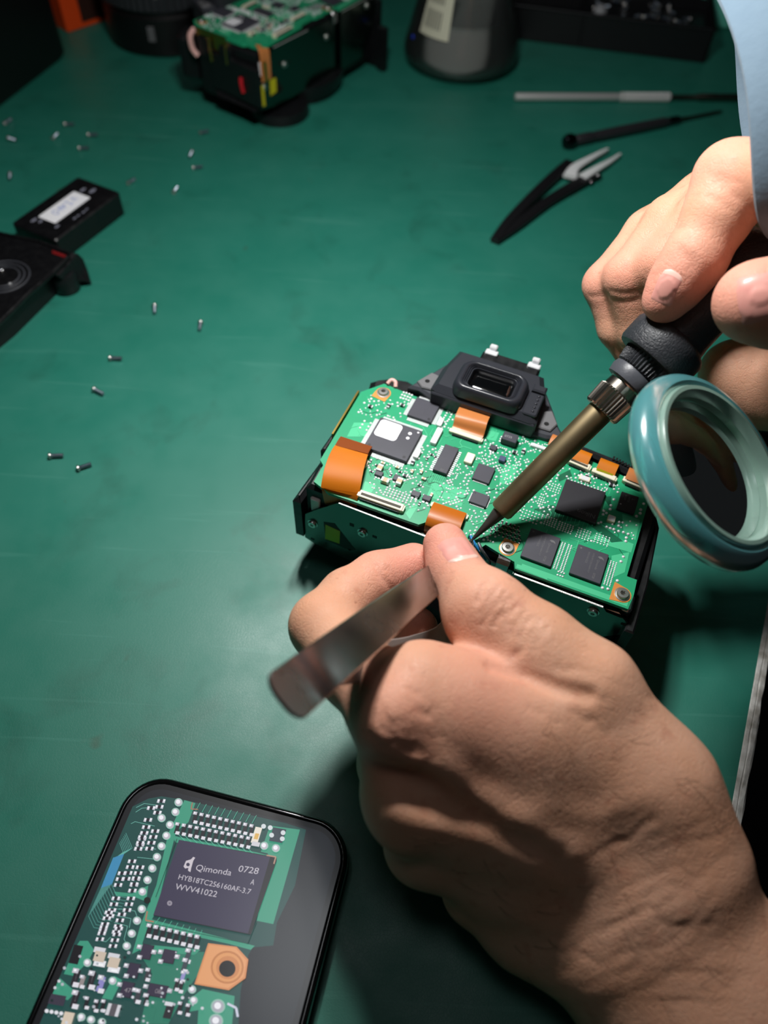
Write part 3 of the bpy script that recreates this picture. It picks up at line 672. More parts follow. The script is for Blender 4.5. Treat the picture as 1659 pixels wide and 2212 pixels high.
def smooth_mesh(V, Fq, it=2, lam=.5):
    n = len(V)
    e = np.concatenate([Fq[:, [0, 1]], Fq[:, [1, 2]], Fq[:, [2, 3]], Fq[:, [3, 0]]]); e = np.concatenate([e, e[:, ::-1]])
    deg = np.bincount(e[:, 0], minlength=n).astype(np.float32)[:, None]
    for _ in range(it):
        a = np.stack([np.bincount(e[:, 0], weights=V[e[:, 1], i], minlength=n) for i in range(3)], 1)/deg
        V = V+lam*(a-V)
    return V
P_ = lambda x, y, t: np.array(dep(x, y, t))
def span(lst): return [(P_(x, y, t), r_) for x, y, t, r_ in lst]

# ---- left hand: pinching the tweezers between thumb and forefinger, resting on its little-finger edge
LH = {
 'thumb': [(962, 1178, 240, 7.0), (984, 1236, 234, 7.4), (1048, 1322, 220, 11.3), (1164, 1396, 213, 10.6), (1278, 1482, 209, 11.5), (1424, 1696, 208, 13.0), (1492, 1846, 207, 12)],
 'index': [(854, 1552, 198, 10.2), (768, 1446, 214, 10.2), (700, 1352, 231, 9.8), (752, 1290, 239, 8.4), (815, 1250, 245, 8.0), (893, 1221, 250, 7.3)],
 'middle': [(888, 1736, 204, 11.6), (845, 1650, 224, 9.4), (835, 1580, 245, 8.8), (860, 1450, 264, 8.2), (900, 1356, 260, 7.2)],
 'ring': [(920, 1822, 214, 11.2), (890, 1670, 250, 9), (935, 1540, 264, 8.2), (985, 1480, 260, 7.2)],
 'little': [(1026, 1930, 222, 8.8), (975, 1800, 250, 8.0), (1010, 1690, 260, 7.2), (1060, 1640, 256, 6.6)],
 'meta2': [(854, 1552, 198, 10.2), (1100, 1690, 206, 11.5), (1430, 1850, 211, 14.5)],
 'meta3': [(888, 1736, 204, 11.6), (1120, 1800, 209, 12), (1380, 1910, 212, 14.5)],
 'meta4': [(920, 1822, 214, 11.2), (1110, 1900, 215, 11), (1310, 1985, 214, 13.5)],
 'meta5': [(1032, 1926, 222, 8.8), (1130, 2000, 220, 10), (1266, 2038, 217, 13.2)],
 'web': [(908, 1472, 205, 11), (1010, 1522, 206, 11.2), (1140, 1572, 207, 11.8), (1300, 1650, 209, 13)],
 'palm': [(960, 1650, 228, 12), (1150, 1640, 230, 14), (1330, 1800, 226, 15)],
 'palm2': [(1030, 1850, 234, 9.5), (1200, 1930, 230, 11.5), (1340, 2000, 224, 14)],
 'radius': [(1478, 1906, 209, 14.6), (1580, 2130, 209, 18), (1790, 2490, 214, 25), (2060, 2900, 220, 32)],
 'ulna': [(1334, 2038, 215, 15.2), (1484, 2264, 214, 20.5), (1710, 2630, 217, 26), (2000, 3100, 224, 32)],
}
def build_left():
    C = {k: span(v) for k, v in LH.items()}
    allp = np.array([p for k, c in C.items() for p, _ in c if k not in ('radius', 'ulna')]+[C['radius'][1][0], C['radius'][2][0], C['ulna'][1][0], C['ulna'][2][0]])
    Fd = Field(allp.min(0)-38, allp.max(0)+38, .66)
    Fd.chain(C['meta3'], 9); Fd.chain(C['meta2'], 9); Fd.chain(C['meta4'], 9); Fd.chain(C['meta5'], 9)
    Fd.chain(C['palm'], 10); Fd.chain(C['palm2'], 10); Fd.chain(C['radius'], 16); Fd.chain(C['ulna'], 20)
    Fd.chain(C['web'], 12)
    # fill between wrist bones
    Fd.cone(P_(1400, 1930, 215), P_(1560, 2190, 213), 17, 22, 14)
    Fd.cone(P_(846, 1590, 206), P_(868, 1690, 206), 9.6, 10.4, 6)
    Fd.chain(C['index'], 5, 4); Fd.chain(C['middle'], 4, 3); Fd.chain(C['ring'], 3, 3); Fd.chain(C['little'], 3, 3)
    Fd.chain(C['thumb'][4:], 12); Fd.chain(C['thumb'][:5], 4.5, 6)
    # flesh of the thumb ball and the first web
    Fd.cone(P_(1250, 1510, 214), P_(1390, 1690, 216), 9.5, 13, 10)
    G = Fd.groove
    def on(pts, off=0): return [q for q in (Fd.skin(*p) for p in pts) if q is not None]
    def crease(pts, w, dpt):
        q = on(pts)
        if len(q) > 1: G(q, w, dpt)
    # knuckle heads, tendons, veins
    for x, y, r_, k in ((842, 1560, 7, -1.0), (850, 1740, 6, -1.3), (862, 1838, 5, -.8), (1112, 1288, 6, -.7)):
        q = Fd.skin(x, y)
        if q is not None: G([q, q+.01], r_, k)
    crease([(900, 1640), (960, 1660), (1010, 1705), (1100, 1760), (1230, 1840)], 4.0, -1.0)
    crease([(850, 1750), (930, 1780), (1010, 1800), (1150, 1860)], 3.6, -.7)
    crease([(880, 1570), (980, 1640), (1090, 1730)], 5.0, .6)
    crease([(860, 1690), (960, 1730), (1080, 1790), (1200, 1850)], 5.0, .9)
    crease([(830, 1660), (900, 1700)], 4, .7)
    crease([(1060, 1790), (1180, 1745), (1290, 1760), (1400, 1720)], 3.4, -.3)
    # web fold under the thumb
    crease([(1062, 1440), (1130, 1461), (1200, 1488), (1270, 1502)], 1.8, 1.6)
    # wrinkles over the thumb joint
    rw = random.Random(4)
    for k in range(9):
        x0 = 1045+k*15; y0 = 1236+k*13
        a = [(x0+rw.uniform(-6, 6)-i*9+rw.uniform(-3, 3)+14, y0+i*15+rw.uniform(-4, 4)+16) for i in range(rw.randint(3, 6))]
        crease(a, .85, .75*rw.uniform(.5, 1.1))
    for k in range(16):                       # transverse wrinkles over the forefinger knuckle
        x0, y0 = 790+rw.uniform(-10, 120), 1520+rw.uniform(-40, 130)
        a = [(x0+i*13, y0+i*(9+rw.uniform(-5, 5))) for i in range(rw.randint(3, 6))]
        crease(a, .8, .28*rw.uniform(.5, 1.1))
    for k in range(46):                       # skin folds across the back of the wrist
        x0, y0 = rw.uniform(1130, 1500), rw.uniform(1780, 2190)
        a = [(x0+i*26, y0-i*(13+rw.uniform(-5, 6))) for i in range(rw.randint(3, 7))]
        crease(a, 1.0, .11*rw.uniform(.4, 1.2))
    for k in range(30):                       # fine folds over the thumb metacarpal
        x0, y0 = rw.uniform(1140, 1420), rw.uniform(1330, 1560)
        a = [(x0+i*14, y0+i*(7+rw.uniform(-6, 6))) for i in range(rw.randint(3, 5))]
        crease(a, .8, .16*rw.uniform(.5, 1.2))
    for a in ([(812, 1222), (822, 1245), (842, 1266), (850, 1290)], [(838, 1228), (850, 1252), (852, 1270)]): crease(a, 1.0, .5)
    return Fd, C
# ---- right hand: holds the iron like a pen
RH = {
 'index': [(1436, 650, 238.5, 6.8), (1462, 612, 236, 8.0), (1500, 560, 233, 8.9), (1552, 462, 230.5, 9.7), (1578, 385, 230, 10.2), (1690, 380, 218, 10.8), (1850, 425, 212, 12)],
 'middle': [(1450, 775, 296, 7), (1436, 690, 286, 7.8), (1432, 575, 270, 8.8), (1530, 460, 262, 9.6), (1660, 410, 250, 11), (1850, 450, 238, 13)],
 'ring': [(1400, 780, 298, 6.6), (1378, 715, 290, 7.4), (1356, 600, 280, 8.2), (1450, 480, 275, 9.2), (1580, 420, 265, 10.5), (1850, 480, 256, 12)],
 'little': [(1358, 762, 300, 5.6), (1330, 710, 297, 6.4), (1304, 615, 292, 7.4), (1400, 505, 288, 8.6), (1520, 432, 280, 10), (1850, 520, 272, 11)],
 'thumb': [(1630, 652, 214, 11.2), (1690, 655, 214, 11.8), (1790, 640, 220, 12), (1930, 640, 228, 14), (2120, 640, 236, 18)],
 'palm': [(1850, 450, 220, 12), (2050, 520, 238, 22)], 'palm2': [(1850, 500, 262, 13), (2050, 570, 256, 22)], 'palm3': [(1760, 720, 262, 14), (2050, 640, 256, 20)], 'palm4': [(1584, 806, 300, 13), (1650, 828, 300, 16), (1740, 820, 292, 19), (1900, 740, 276, 20)],
 'arm': [(2050, 560, 246, 26), (2300, 600, 246, 27), (2900, 640, 250, 36)],
}
def build_right():
    C = {k: span(v) for k, v in RH.items()}
    allp = np.array([p for k, c in C.items() for p, _ in c][:-1])
    Fd = Field(allp.min(0)-34, np.minimum(allp.max(0)+34, [250, 400, 400]), .85)
    Fd.chain(C['palm'], 8); Fd.chain(C['palm2'], 10); Fd.chain(C['palm3'], 10); Fd.chain(C['palm4'], 8); Fd.chain(C['arm'], 16)
    Fd.cone(P_(1980, 490, 230), P_(1960, 550, 264), 14, 13, 12)
    Fd.chain(C['little'], 1.6, 3); Fd.chain(C['ring'], 1.6, 3); Fd.chain(C['middle'], 1.6, 3)
    Fd.chain(C['index'], 2.2, 4); Fd.chain(C['thumb'], 3, 5)
    def crease(pts, w, dpt):
        q = [q for q in (Fd.skin(*p) for p in pts) if q is not None]
        if len(q) > 1: Fd.groove(q, w, dpt)
    rw = random.Random(8)
    for k in range(10):
        x0, y0 = rw.uniform(1520, 1570), rw.uniform(370, 430)
        crease([(x0+i*10, y0+i*6+rw.uniform(-4, 4)) for i in range(rw.randint(3, 6))], .8, .2)
    for k in range(6):
        x0, y0 = 1462+rw.uniform(-8, 8), 530+k*6
        crease([(x0+i*9, y0+i*6+rw.uniform(-3, 3)) for i in range(5)], .8, .2)
    for pts in ([(1275, 640), (1295, 640), (1312, 636)], [(1318, 628), (1345, 634), (1385, 630)], [(1325, 648), (1350, 652), (1380, 645)], [(1395, 590), (1415, 594), (1430, 590)], [(1394, 606), (1412, 608)]): crease(pts, .9, .45)
    for x, y, r_, k in ((1296, 575, 5, -.6), (1352, 566, 5, -.6), (1425, 540, 5, -.5)):
        q = Fd.skin(x, y)
        if q is not None: Fd.groove([q, q+.01], r_, k)
    return Fd, C

def mat_skin():
    m = bpy.data.materials.new('skin'); m.use_nodes = True; nt = m.node_tree; b = nt.nodes['Principled BSDF']; N = nt.nodes.new; L = nt.links.new
    tc = N('ShaderNodeTexCoord'); at_ = N('ShaderNodeAttribute'); at_.attribute_name = 'Flush'
    def noise(sc, det=4):
        n = N('ShaderNodeTexNoise'); n.inputs['Scale'].default_value = sc; n.inputs['Detail'].default_value = det; L(tc.outputs['Object'], n.inputs['Vector']); return n.outputs['Fac']
    def mr(src, a, b_, c, d):
        r_ = N('ShaderNodeMapRange'); r_.inputs[1].default_value = a; r_.inputs[2].default_value = b_; r_.inputs[3].default_value = c; r_.inputs[4].default_value = d; L(src, r_.inputs[0]); return r_.outputs[0]
    def mix(f, a, b_):
        x = N('ShaderNodeMix'); x.data_type = 'RGBA'; L(f, x.inputs[0])
        for k, q in ((6, a), (7, b_)):
            if isinstance(q, tuple): x.inputs[k].default_value = (*q, 1)
            else: L(q, x.inputs[k])
        return x.outputs[2]
    c = mix(mr(noise(60), .35, .65, 0, 1), srgb(212, 157, 126), srgb(218, 167, 139))
    c = mix(mr(noise(170, 5), .58, .75, 0, .5), c, srgb(186, 122, 98))
    c = mix(at_.outputs['Fac'], c, srgb(226, 146, 132))
    c = mix(mr(noise(520, 2), .70, .76, 0, .35), c, srgb(150, 96, 74))
    L(c, b.inputs['Base Color'])
    b.inputs['Subsurface Weight'].default_value = .18; b.inputs['Subsurface Radius'].default_value = (1, .35, .2); b.inputs['Subsurface Scale'].default_value = 2.2*S
    b.inputs['Specular IOR Level'].default_value = .3
    L(mr(noise(300, 4), .3, .7, .46, .62), b.inputs['Roughness'])
    vo = N('ShaderNodeTexVoronoi'); vo.inputs['Scale'].default_value = 900; vo.feature = 'DISTANCE_TO_EDGE'
    # cells are stretched by a warped coordinate, as skin furrows are
    w1 = N('ShaderNodeTexNoise'); w1.inputs['Scale'].default_value = 160; w1.inputs['Detail'].default_value = 2; L(tc.outputs['Object'], w1.inputs['Vector'])
    va = N('ShaderNodeVectorMath'); va.operation = 'SCALE'; va.inputs['Scale'].default_value = .006; L(w1.outputs['Color'], va.inputs[0])
    vb = N('ShaderNodeVectorMath'); vb.operation = 'ADD'; L(tc.outputs['Object'], vb.inputs[0]); L(va.outputs[0], vb.inputs[1]); L(vb.outputs[0], vo.inputs['Vector'])
    f = mr(vo.outputs['Distance'], 0, .14, 0, 1)
    vo2 = N('ShaderNodeTexVoronoi'); vo2.inputs['Scale'].default_value = 330; vo2.feature = 'DISTANCE_TO_EDGE'; L(vb.outputs[0], vo2.inputs['Vector'])
    f2 = mr(vo2.outputs['Distance'], 0, .10, 0, .7)
    s1 = N('ShaderNodeMath'); s1.operation = 'ADD'; L(f, s1.inputs[0]); L(f2, s1.inputs[1])
    bp = N('ShaderNodeBump'); bp.inputs['Strength'].default_value = .5; bp.inputs['Distance'].default_value = .1*S; L(s1.outputs[0], bp.inputs['Height'])
    L(bp.outputs['Normal'], b.inputs['Normal'])
    return m
SKIN = mat_skin()
LF, LC = build_left(); RF, RC = build_right()
def person_mesh():
    Vs, Fs, Fl, n = [], [], [], 0
    for Fd, C, tips in ((LF, LC, [('thumb', 0, 20), ('index', 5, 20), ('thumb', 2, 11), ('index', 0, 12), ('middle', 4, 16), ('web', 1, 15)]), (RF, RC, [('index', 0, 20), ('thumb', 0, 20), ('middle', 2, 11), ('ring', 2, 11), ('little', 2, 11), ('index', 4, 13)])):
        V, Q = Fd.mesh(); V = smooth_mesh(V, Q, 1, .5)
        fl = np.zeros(len(V), np.float32)
        for k, i, rad in tips: fl = np.maximum(fl, .75*np.exp(-((V-C[k][i][0])**2).sum(1)/(rad*rad)))
        Vs.append(V); Fs.append(Q+n); Fl.append(fl); n += len(V)
    V, Q, fl = np.concatenate(Vs), np.concatenate(Fs), np.concatenate(Fl)
    me = bpy.data.meshes.new('person'); me.from_pydata((V*S).tolist(), [], Q.tolist()); me.materials.append(SKIN)
    me.polygons.foreach_set('use_smooth', [True]*len(Q))
    a = me.attributes.new('Flush', 'FLOAT', 'POINT'); a.data.foreach_set('value', fl); me.update()
    o = bpy.data.objects.new('person', me); col.objects.link(o); return o
person = tag(person_mesh(), 'person in a pale blue sleeve whose bare hands hold steel tweezers and a soldering iron', 'person')

NAIL = mat('nail', srgb(222, 158, 146), .34, coat=.12, var=(260, .5, srgb(214, 140, 132)))
NAILW = mat('nail_edge', srgb(232, 190, 176), .4)
def nail(Fd, px, py, axis, ln, wd, tilt=None):
    """a curved plate that follows the fingertip; axis points from cuticle to free edge"""
    c = Fd.skin(px, py)
    if c is None: return
    n = Fd.grad(c, 2.5) if tilt is None else np.array(tilt)/np.linalg.norm(tilt)
    ax = np.array(axis, float); ax -= n*(ax@n); ax /= np.linalg.norm(ax); sd = np.cross(n, ax)
    NU, NV = 22, 18; top, keep_ = {}, []
    for i in range(NU+1):
        for j in range(NV+1):
            a, b_ = -1+2*i/NU, -1+2*j/NV
            w_ = math.sqrt(max(0, 1-max(0, abs(a)-.55)**2/.2025)) if abs(a) > .55 else 1
            w_ = .82+.18*w_ if a > 0 else .55+.45*w_
            s_ = c+ax*(a*ln/2*(1-.22*b_*b_ if a < 0 else 1-.12*b_*b_))+sd*(b_*wd/2*w_)
            p = Fd.hit(s_+n*7, -n, 0, 14)
            if p is None: p = s_
            e = max(abs(a), abs(b_)); lift = .34*(1-e**6)-.2*(e**10)
            top[i, j] = p+n*lift
    mb = MB(); v = [tuple(top[i, j]) for i in range(NU+1) for j in range(NV+1)]
    f1 = [[i*(NV+1)+j, (i+1)*(NV+1)+j, (i+1)*(NV+1)+j+1, i*(NV+1)+j+1] for i in range(NU) for j in range(NV)]
    mb.v = [Vector(p) for p in v]
    for k, q in enumerate(f1):
        i = k//NV; mb.f.append(q); mb.m.append(1 if i < 4 else 0); mb.s.append(True); mb.c.append(None)
    # underside, so that the plate has thickness
    n0 = len(mb.v); mb.v += [Vector(p)-Vector(n)*.5 for p in v]
    for q in f1: mb.f.append([n0+i for i in q[::-1]]); mb.m.append(0); mb.s.append(True); mb.c.append(None)
    return obj('fingernail', mb, [NAIL, NAILW], person)
nail(LF, 992, 1184, P_(970, 1150, 238)-P_(1008, 1216, 230), 12.0, 11.0)
nail(RF, 1439, 621, P_(1424, 660, 238.5)-P_(1456, 604, 236.5), 11.5, 7.5)
nail(RF, 1648, 640, P_(1590, 655, 214)-P_(1690, 640, 216), 13, 14)

# a few hairs on the back of the hand and wrist
def hairs():
    mb = MB(); rh = random.Random(21)
    spots = [(rh.uniform(1080, 1560), rh.uniform(1560, 2150)) for _ in range(44)]+[(rh.uniform(745, 775), rh.uniform(1500, 1560)) for _ in range(7)]+[(rh.uniform(880, 1100), rh.uniform(1760, 1960)) for _ in range(12)]
    for x, y in spots:
        p = LF.skin(x, y)
        if p is None: continue
        n = LF.grad(p); d = P_(x+rh.uniform(20, 60), y+rh.uniform(-30, 40), 205)-P_(x, y, 205); d -= n*(d@n); d /= np.linalg.norm(d)
        L_ = rh.uniform(4, 9); s_ = np.cross(n, d)*rh.uniform(-1.5, 1.5)
        pts = [p+d*L_*k/5+n*(.25+1.0*math.sin(PI*k/6))+s_*(k/5)**2 for k in range(6)]
        mb.add(tube(pts, [.05, .05, .045, .04, .03, .02], 4), 0, True)
    return mb
o = obj('hair', hairs(), mat('hair', srgb(70, 52, 40), .35), person); o['kind'] = 'stuff'
# sleeve: a wide cuff of pale blue cloth around the right forearm
def sleeve():
    mb = MB(); rs = []
    c0 = P_(1604, 240, 238); a1 = (P_(1663, 520, 238)-P_(1552, -60, 238))/2*1.0; view = np.array(ray(1604, 240)); view /= np.linalg.norm(view)
    ax = np.cross(a1/np.linalg.norm(a1), view); ax = -ax if ax[0] < 0 else ax; ax /= np.linalg.norm(ax)
    n = 56
    def ring(off, gr, dz=0, wob=0):
        out = []
        for i in range(n):
            a = 2*PI*i/n
            q = c0+ax*(off+1.6*math.sin(3*a+.7)*wob)+a1*math.cos(a)*gr*(1+.02*wob*math.sin(5*a))+view*38*math.sin(a)*gr+np.array([0, 0, dz])
            out.append(tuple(q))
        return out
    for off, gr in ((26, .90), (8, .90), (1.5, .91), (0, .94), (.4, .975), (2.2, 1.0), (12, 1.02), (30, 1.06), (60, 1.10), (100, 1.16), (150, 1.2)): rs.append(ring(off, gr, 0, 1))
    mb.add(rings(rs, True, False, False), 0, True); return mb
CLOTH = mat('pale_blue_cloth', srgb(102, 120, 134), .95, spec=.1, bump=(500, .5, .35), var=(160, .5, srgb(95, 113, 128)))
CLOTH.node_tree.nodes['Principled BSDF'].inputs['Sheen Weight'].default_value = .15
obj('sleeve', sleeve(), CLOTH, person)
# ------------------------------------------------------------------ tweezers
tw = thing('tweezers', 'bare steel tweezers pinched between the thumb and forefinger of the nearer hand', 'tweezers')
STEELS = mat('tweezer_steel', srgb(176, 172, 170), .2, metal=1., rvar=(60, .16, .3), bump=(200, .004, .08))
STEELB = mat('brushed_steel', srgb(186, 174, 168), .5, metal=.6)
def arm(pts, name, m=None):
    P = spline([dep(*p[:3]) for p in pts], 7); w = []
    for i in range(len(pts)-1):
        for k in range(7): w.append(pts[i][3]+(pts[i+1][3]-pts[i][3])*k/7)
    w.append(pts[-1][3])
    e, r0 = (P[0]-P[1]).normalized(), w[0]/2                 # rounded heel
    P = [P[0]+e*r0*.62*math.sin(R(a)) for a in (89, 80, 66, 50, 33, 16)]+P
    w = [max(.3, 2*r0*math.cos(R(a))**.62) for a in (89, 80, 66, 50, 33, 16)]+w
    nn = [Vector(_o)-p for p in P]
    return obj(name, MB().add(ribbon(P, w, 1.0, nn), 0, True), m or STEELS, tw)
arm([(624, 1499, 159.5, 11.8), (660, 1470, 166, 11.7), (705, 1434, 173, 11.4), (800, 1359, 192, 10.8), (868, 1305, 209, 10.0), (930, 1256, 227, 9.0), (975, 1214, 244, 6.0), (1006, 1182, 259, 2.6), (1019, 1167, 267, .9)], 'front_arm')
arm([(642, 1489, 164.4, 9.8), (668, 1470, 170, 9.7), (715, 1440, 181, 9.6), (820, 1426, 212, 10.6), (905, 1412, 229, 11.6), (976, 1376, 240, 11.6), (1004, 1286, 252, 7), (1014, 1206, 262, 2.4), (1020, 1169, 268, .8)], 'rear_arm', STEELB)

# ------------------------------------------------------------------ soldering iron
I0 = at(1018, 1168, 52.6); I1 = dep(1652, 534, 242); IX = (I1-I0).normalized()
iron = thing('soldering_iron', 'soldering iron with a brown metal barrel and black ribbed grip, its tip touching the board', 'soldering iron', frame(I0, IX, (0, 0, 1)))
def s_of(x):
    lo, hi = 0.0, 260.0
    for _ in range(40):
        m = (lo+hi)/2; v = np.array(I0+IX*m)-_o; px = W/2+F*(v@_r)/(v@_f)
        lo, hi = (m, hi) if px < x else (lo, m)
    return lo
MXR = Matrix(((0, 0, 1, 0), (0, 1, 0, 0), (-1, 0, 0, 0), (0, 0, 0, 1)))      # lathe axis to local x
def part(name, prof, m, n=40, rib=None, smooth=True):
    return obj(name, MB().add(lathe([(r_, x) for x, r_ in prof], n, 0, rib), 0, smooth, MXR), m, iron)
s1, s2, s3, s4, s5, s6, s7 = [s_of(x) for x in (1078, 1090, 1303, 1350, 1375, 1402, 1462)]
part('tip', [(0, .25), (1.2, .55), (s1*.6, 1.5), (s1, 2.5), (s2+2, 2.9)], mat('iron_tip', srgb(92, 88, 84), .38, metal=.8, rvar=(200, .3, .5)))
part('barrel', [(s1+.2, 2.6), (s1+.6, 3.7), (s1+1.6, 4.2), (s3, 4.5)], mat('heated_barrel', srgb(176, 158, 122), .5, metal=1., rvar=(120, .44, .56), var=(60, .7, srgb(96, 84, 66))), 48)
nt_ = part('nut', [(s3-1.5, 4.6), (s3-1.3, 6.0), (s3-.6, 6.6), (s4-3.6, 7.0), (s4-3.0, 6.2), (s4, 6.0), (s4+.6, 6.4)], mat('nickel_nut', srgb(176, 170, 160), .24, metal=1.), 72, (2, 3, .55), False)
part('neck', [(s4+.4, 6.4), (s4+.8, 8.0), (s4+3.4, 8.6), (s5, 8.2), (s5+.2, 7.6), (s5+1.5, 7.4)], mat('neck_grey', srgb(72, 74, 80), .4, bump=(900, .1, .6)))
part('ribbed_ring', [(s5+.3, 7.6), (s5+.8, 8.6), (s6+.5, 9.6), (s6+1, 9.0)], RUBBER, 84, (1, 2, .6), False)
part('grip', [(s6, 8), (s6+.2, 12.4), (s6+1.4, 13.0), (s7-6, 13.2), (s7-3.2, 13.2), (s7-1.8, 12.4), (s7-.6, 10.8), (s7+3, 10.2), (s7+16, 9.6), (s7+30, 9.4), (s7+35.5, 9.4), (s7+37.6, 8.4), (s7+38.6, 6.6), (s7+39, 5.0)], RUBBER, 56)
part('sleeve_end', [(s7+38.6, 4.8), (s7+46, 4.2), (s7+47, 2.8)], mat('pale_grommet', srgb(216, 214, 210), .4))
cab = spline([(s7+46, 0, 0), (s7+62, 0, 3), (s7+80, -2, 12), (s7+96, -5, 26)], 8)
obj('cable', MB().add(tube(cab, 2.6, 10), 0, True), RUBBER, iron)

# ------------------------------------------------------------------ loupe
vl = np.array(ray(1538, 1016)); vl /= np.linalg.norm(vl); r_l = _r-vl*(_r@vl); r_l /= np.linalg.norm(r_l); u_l = np.cross(r_l, vl)
md = .89*r_l+.45*u_l; nl = -vl*math.cos(R(60))+md*math.sin(R(60)); cl = P_(1538, 1012, 222)
loupe = thing('magnifying_loupe', 'teal translucent round magnifying loupe in front of the soldering grip', 'magnifier', frame(Vector(cl), Vector(np.cross(np.array([0, 0, 1.]), nl)), Vector(nl)))
Lz = frame(Vector((0, 0, 0)), Vector((1, 0, 0)), Vector((0, 0, 1)))
def clear(name, c, rough, ior=1.46, coat=.5): return mat(name, c, rough, trans=.66, ior=ior, coat=coat)
TEAL = clear('teal_plastic', srgb(120, 206, 212), .24)
obj('rim', MB().add(lathe([(25.4, 3.2), (26.6, 3.8), (28.4, 3.2), (30.0, 1.4), (30.7, -.8), (30.2, -3.2), (28.6, -4.6), (26.4, -4.8), (25.5, -4.2), (25.4, -1), (25.4, 3.2)], 80), 0, True), TEAL, loupe)
obj('inner_ring', MB().add(lathe([(22.0, 1.6), (22.5, 3.2), (23.4, 4.4), (24.6, 4.4), (25.3, 3.2), (25.3, -4.2), (24.0, -5.2), (22.8, -4.4), (22.0, 1.6)], 72), 0, True), mat('pale_teal_ring', srgb(150, 186, 172), .3, trans=.4, coat=.5), loupe)
lens = [(.02, 3.0), (7, 2.6), (13, 1.6), (18, .4), (22.2, -.8), (22.2, -2.0), (18, -2.8), (13, -3.9), (7, -4.9), (.02, -5.2)]
obj('lens', MB().add(lathe([(r_, z) for r_, z in lens], 64), 0, True), mat('lens_glass', (.82, .84, .84), .0, trans=1., ior=1.52), loupe)
Li = loupe.matrix_basis.copy(); Li.translation /= S; Li = Li.inverted()
r_p = _r-nl*(_r@nl); r_p /= np.linalg.norm(r_p)
ap = [Li @ Vector(q) for q in (tuple(cl+r_p*27.5+nl*-2), tuple(cl+r_p*36+nl*-4), (150, -40, 78), (186, -2, 44), (200, 32, 16), (200, 42, 6))]
obj('arm', MB().add(tube(spline(ap, 8), [6.0-2.4*min(1, i/12) for i in range(41)], 12), 0, True), TEAL, loupe)
cb = MB().add(box(176, 30, .4, 216, 56, 7, 1.5)).add(box(196, 30, -34, 216, 56, 1, 1.5)).add(box(180, 34, -34, 216, 52, -28, 1.5))
obj('clamp', cb, BLACK, loupe, Li)

# ------------------------------------------------------------------ phone on the bench, its screen showing a close-up of the board
PZ = 8.2
PHM = T(-82.2, -134.8, PZ, R(-11.3)) @ Matrix.Rotation(R(-1.6), 4, 'Y'); PHI = PHM.inverted()
pn = PHM.to_3x3() @ Vector((0, 0, 1)); p0 = PHM.translation
def PH(x, y):
    d = Vector(ray(x, y)); t = (p0-Vector(_o)).dot(pn)/d.dot(pn); q = PHI @ (Vector(_o)+d*t); return (q.x, q.y)
def p8(x, y): return PH(60+x/2.304, 1670+y/2.304)
phone = thing('phone', 'black phone in the lower left corner showing an enlarged chip photo', 'phone', PHM)
PW, PL, PR = 78.2, 161, 13.5; PT = 15.2; PX = -.3
def pr(d, z): return [(x, y, z) for x, y in rrect(PX+d, PT-PL+d, PX+PW-d, PT-d, PR-d, 10)]
pb = MB().add(rings([pr(1.6, -7.8), pr(.5, -7.2), pr(0, -6), pr(0, -1.2), pr(.25, -.3), pr(.7, .2), pr(1.1, .42), pr(1.5, .42), pr(1.9, .3), pr(2.3, .12)]), 0, True)
obj('body', pb, mat('phone_black', srgb(9, 9, 10), .12, coat=.8), phone)
obj('camera_bump', MB().add(prism(rrect(PX+PW-36, PT-38, PX+PW-4, PT-5, 7), -10.0, -7.6, 0, .6)), BLACKG, phone)
scr = MB(); lay = [0.135]
def ply(pts, c, dz=.004):
    lay[0] += .0012
    scr.add(([(x, y, lay[0]) for x, y in pts], [list(range(len(pts)))]), 0, False, None, srgb(*c))
def pl8(pts, c): ply([p8(*p) for p in pts], c)
def circ(x, y, r_, c, n=14, sq=1.0): pl8([(x+r_*math.cos(2*PI*k/n), y+r_*sq*math.sin(2*PI*k/n)) for k in range(n)], c)
def line(pts, w, c):
    for (a, b), (d, e) in zip(pts, pts[1:]):
        l = math.hypot(d-a, e-b)
        if l < 1e-3: continue
        nx, ny = -(e-b)/l*w/2, (d-a)/l*w/2; pl8([(a+nx, b+ny), (a-nx, b-ny), (d-nx, e-ny), (d+nx, e+ny)], c)
inner = [(x, y) for x, y in rrect(PX+2.3, PT-PL+2.3, PX+PW-2.3, PT-2.3, PR-2.4, 10)]
ply(inner, (14, 15, 18))
si = rrect(PX+4.2, PT-PL+4.2, PX+PW-4.0, PT-4.0, PR-4.4, 10)
ply(si, (26, 29, 35))
ux, uy = (1240-755)/485., (420-335)/485.                 # directions of the picture's rows and columns
ex_, ey_ = (.985, .173), (-.30, .954)
def Q(o_, a, b): return (o_[0]+ex_[0]*a+ey_[0]*b, o_[1]+ex_[1]*a+ey_[1]*b)
def bx8(x, y, w, h, c): pl8([Q((x, y), -w/2, -h/2), Q((x, y), w/2, -h/2), Q((x, y), w/2, h/2), Q((x, y), -w/2, h/2)], c)
GB, GD, GL = (62, 152, 124), (28, 74, 70), (96, 196, 164)
def clip_poly(p):    # keep the drawing inside the display
    x0, x1, y0, y1 = PX+4.3, PX+PW-4.1, PT-PL+4.4, PT-4.1
    for ax, lim, sg in ((0, x0, 1), (0, x1, -1), (1, y0, 1), (1, y1, -1)):
        out = []
        for i in range(len(p)):
            a, b = p[i-1], p[i]; da, db = (a[ax]-lim)*sg, (b[ax]-lim)*sg
            if da*db < 0: t = da/(da-db); out.append((a[0]+(b[0]-a[0])*t, a[1]+(b[1]-a[1])*t))
            if db >= 0: out.append(b)
        p = out
        if len(p) < 3: return None
    return p
_ply = ply
def ply(pts, c, dz=.004):
    q = clip_poly(list(pts))
    if q: _ply(q, c)
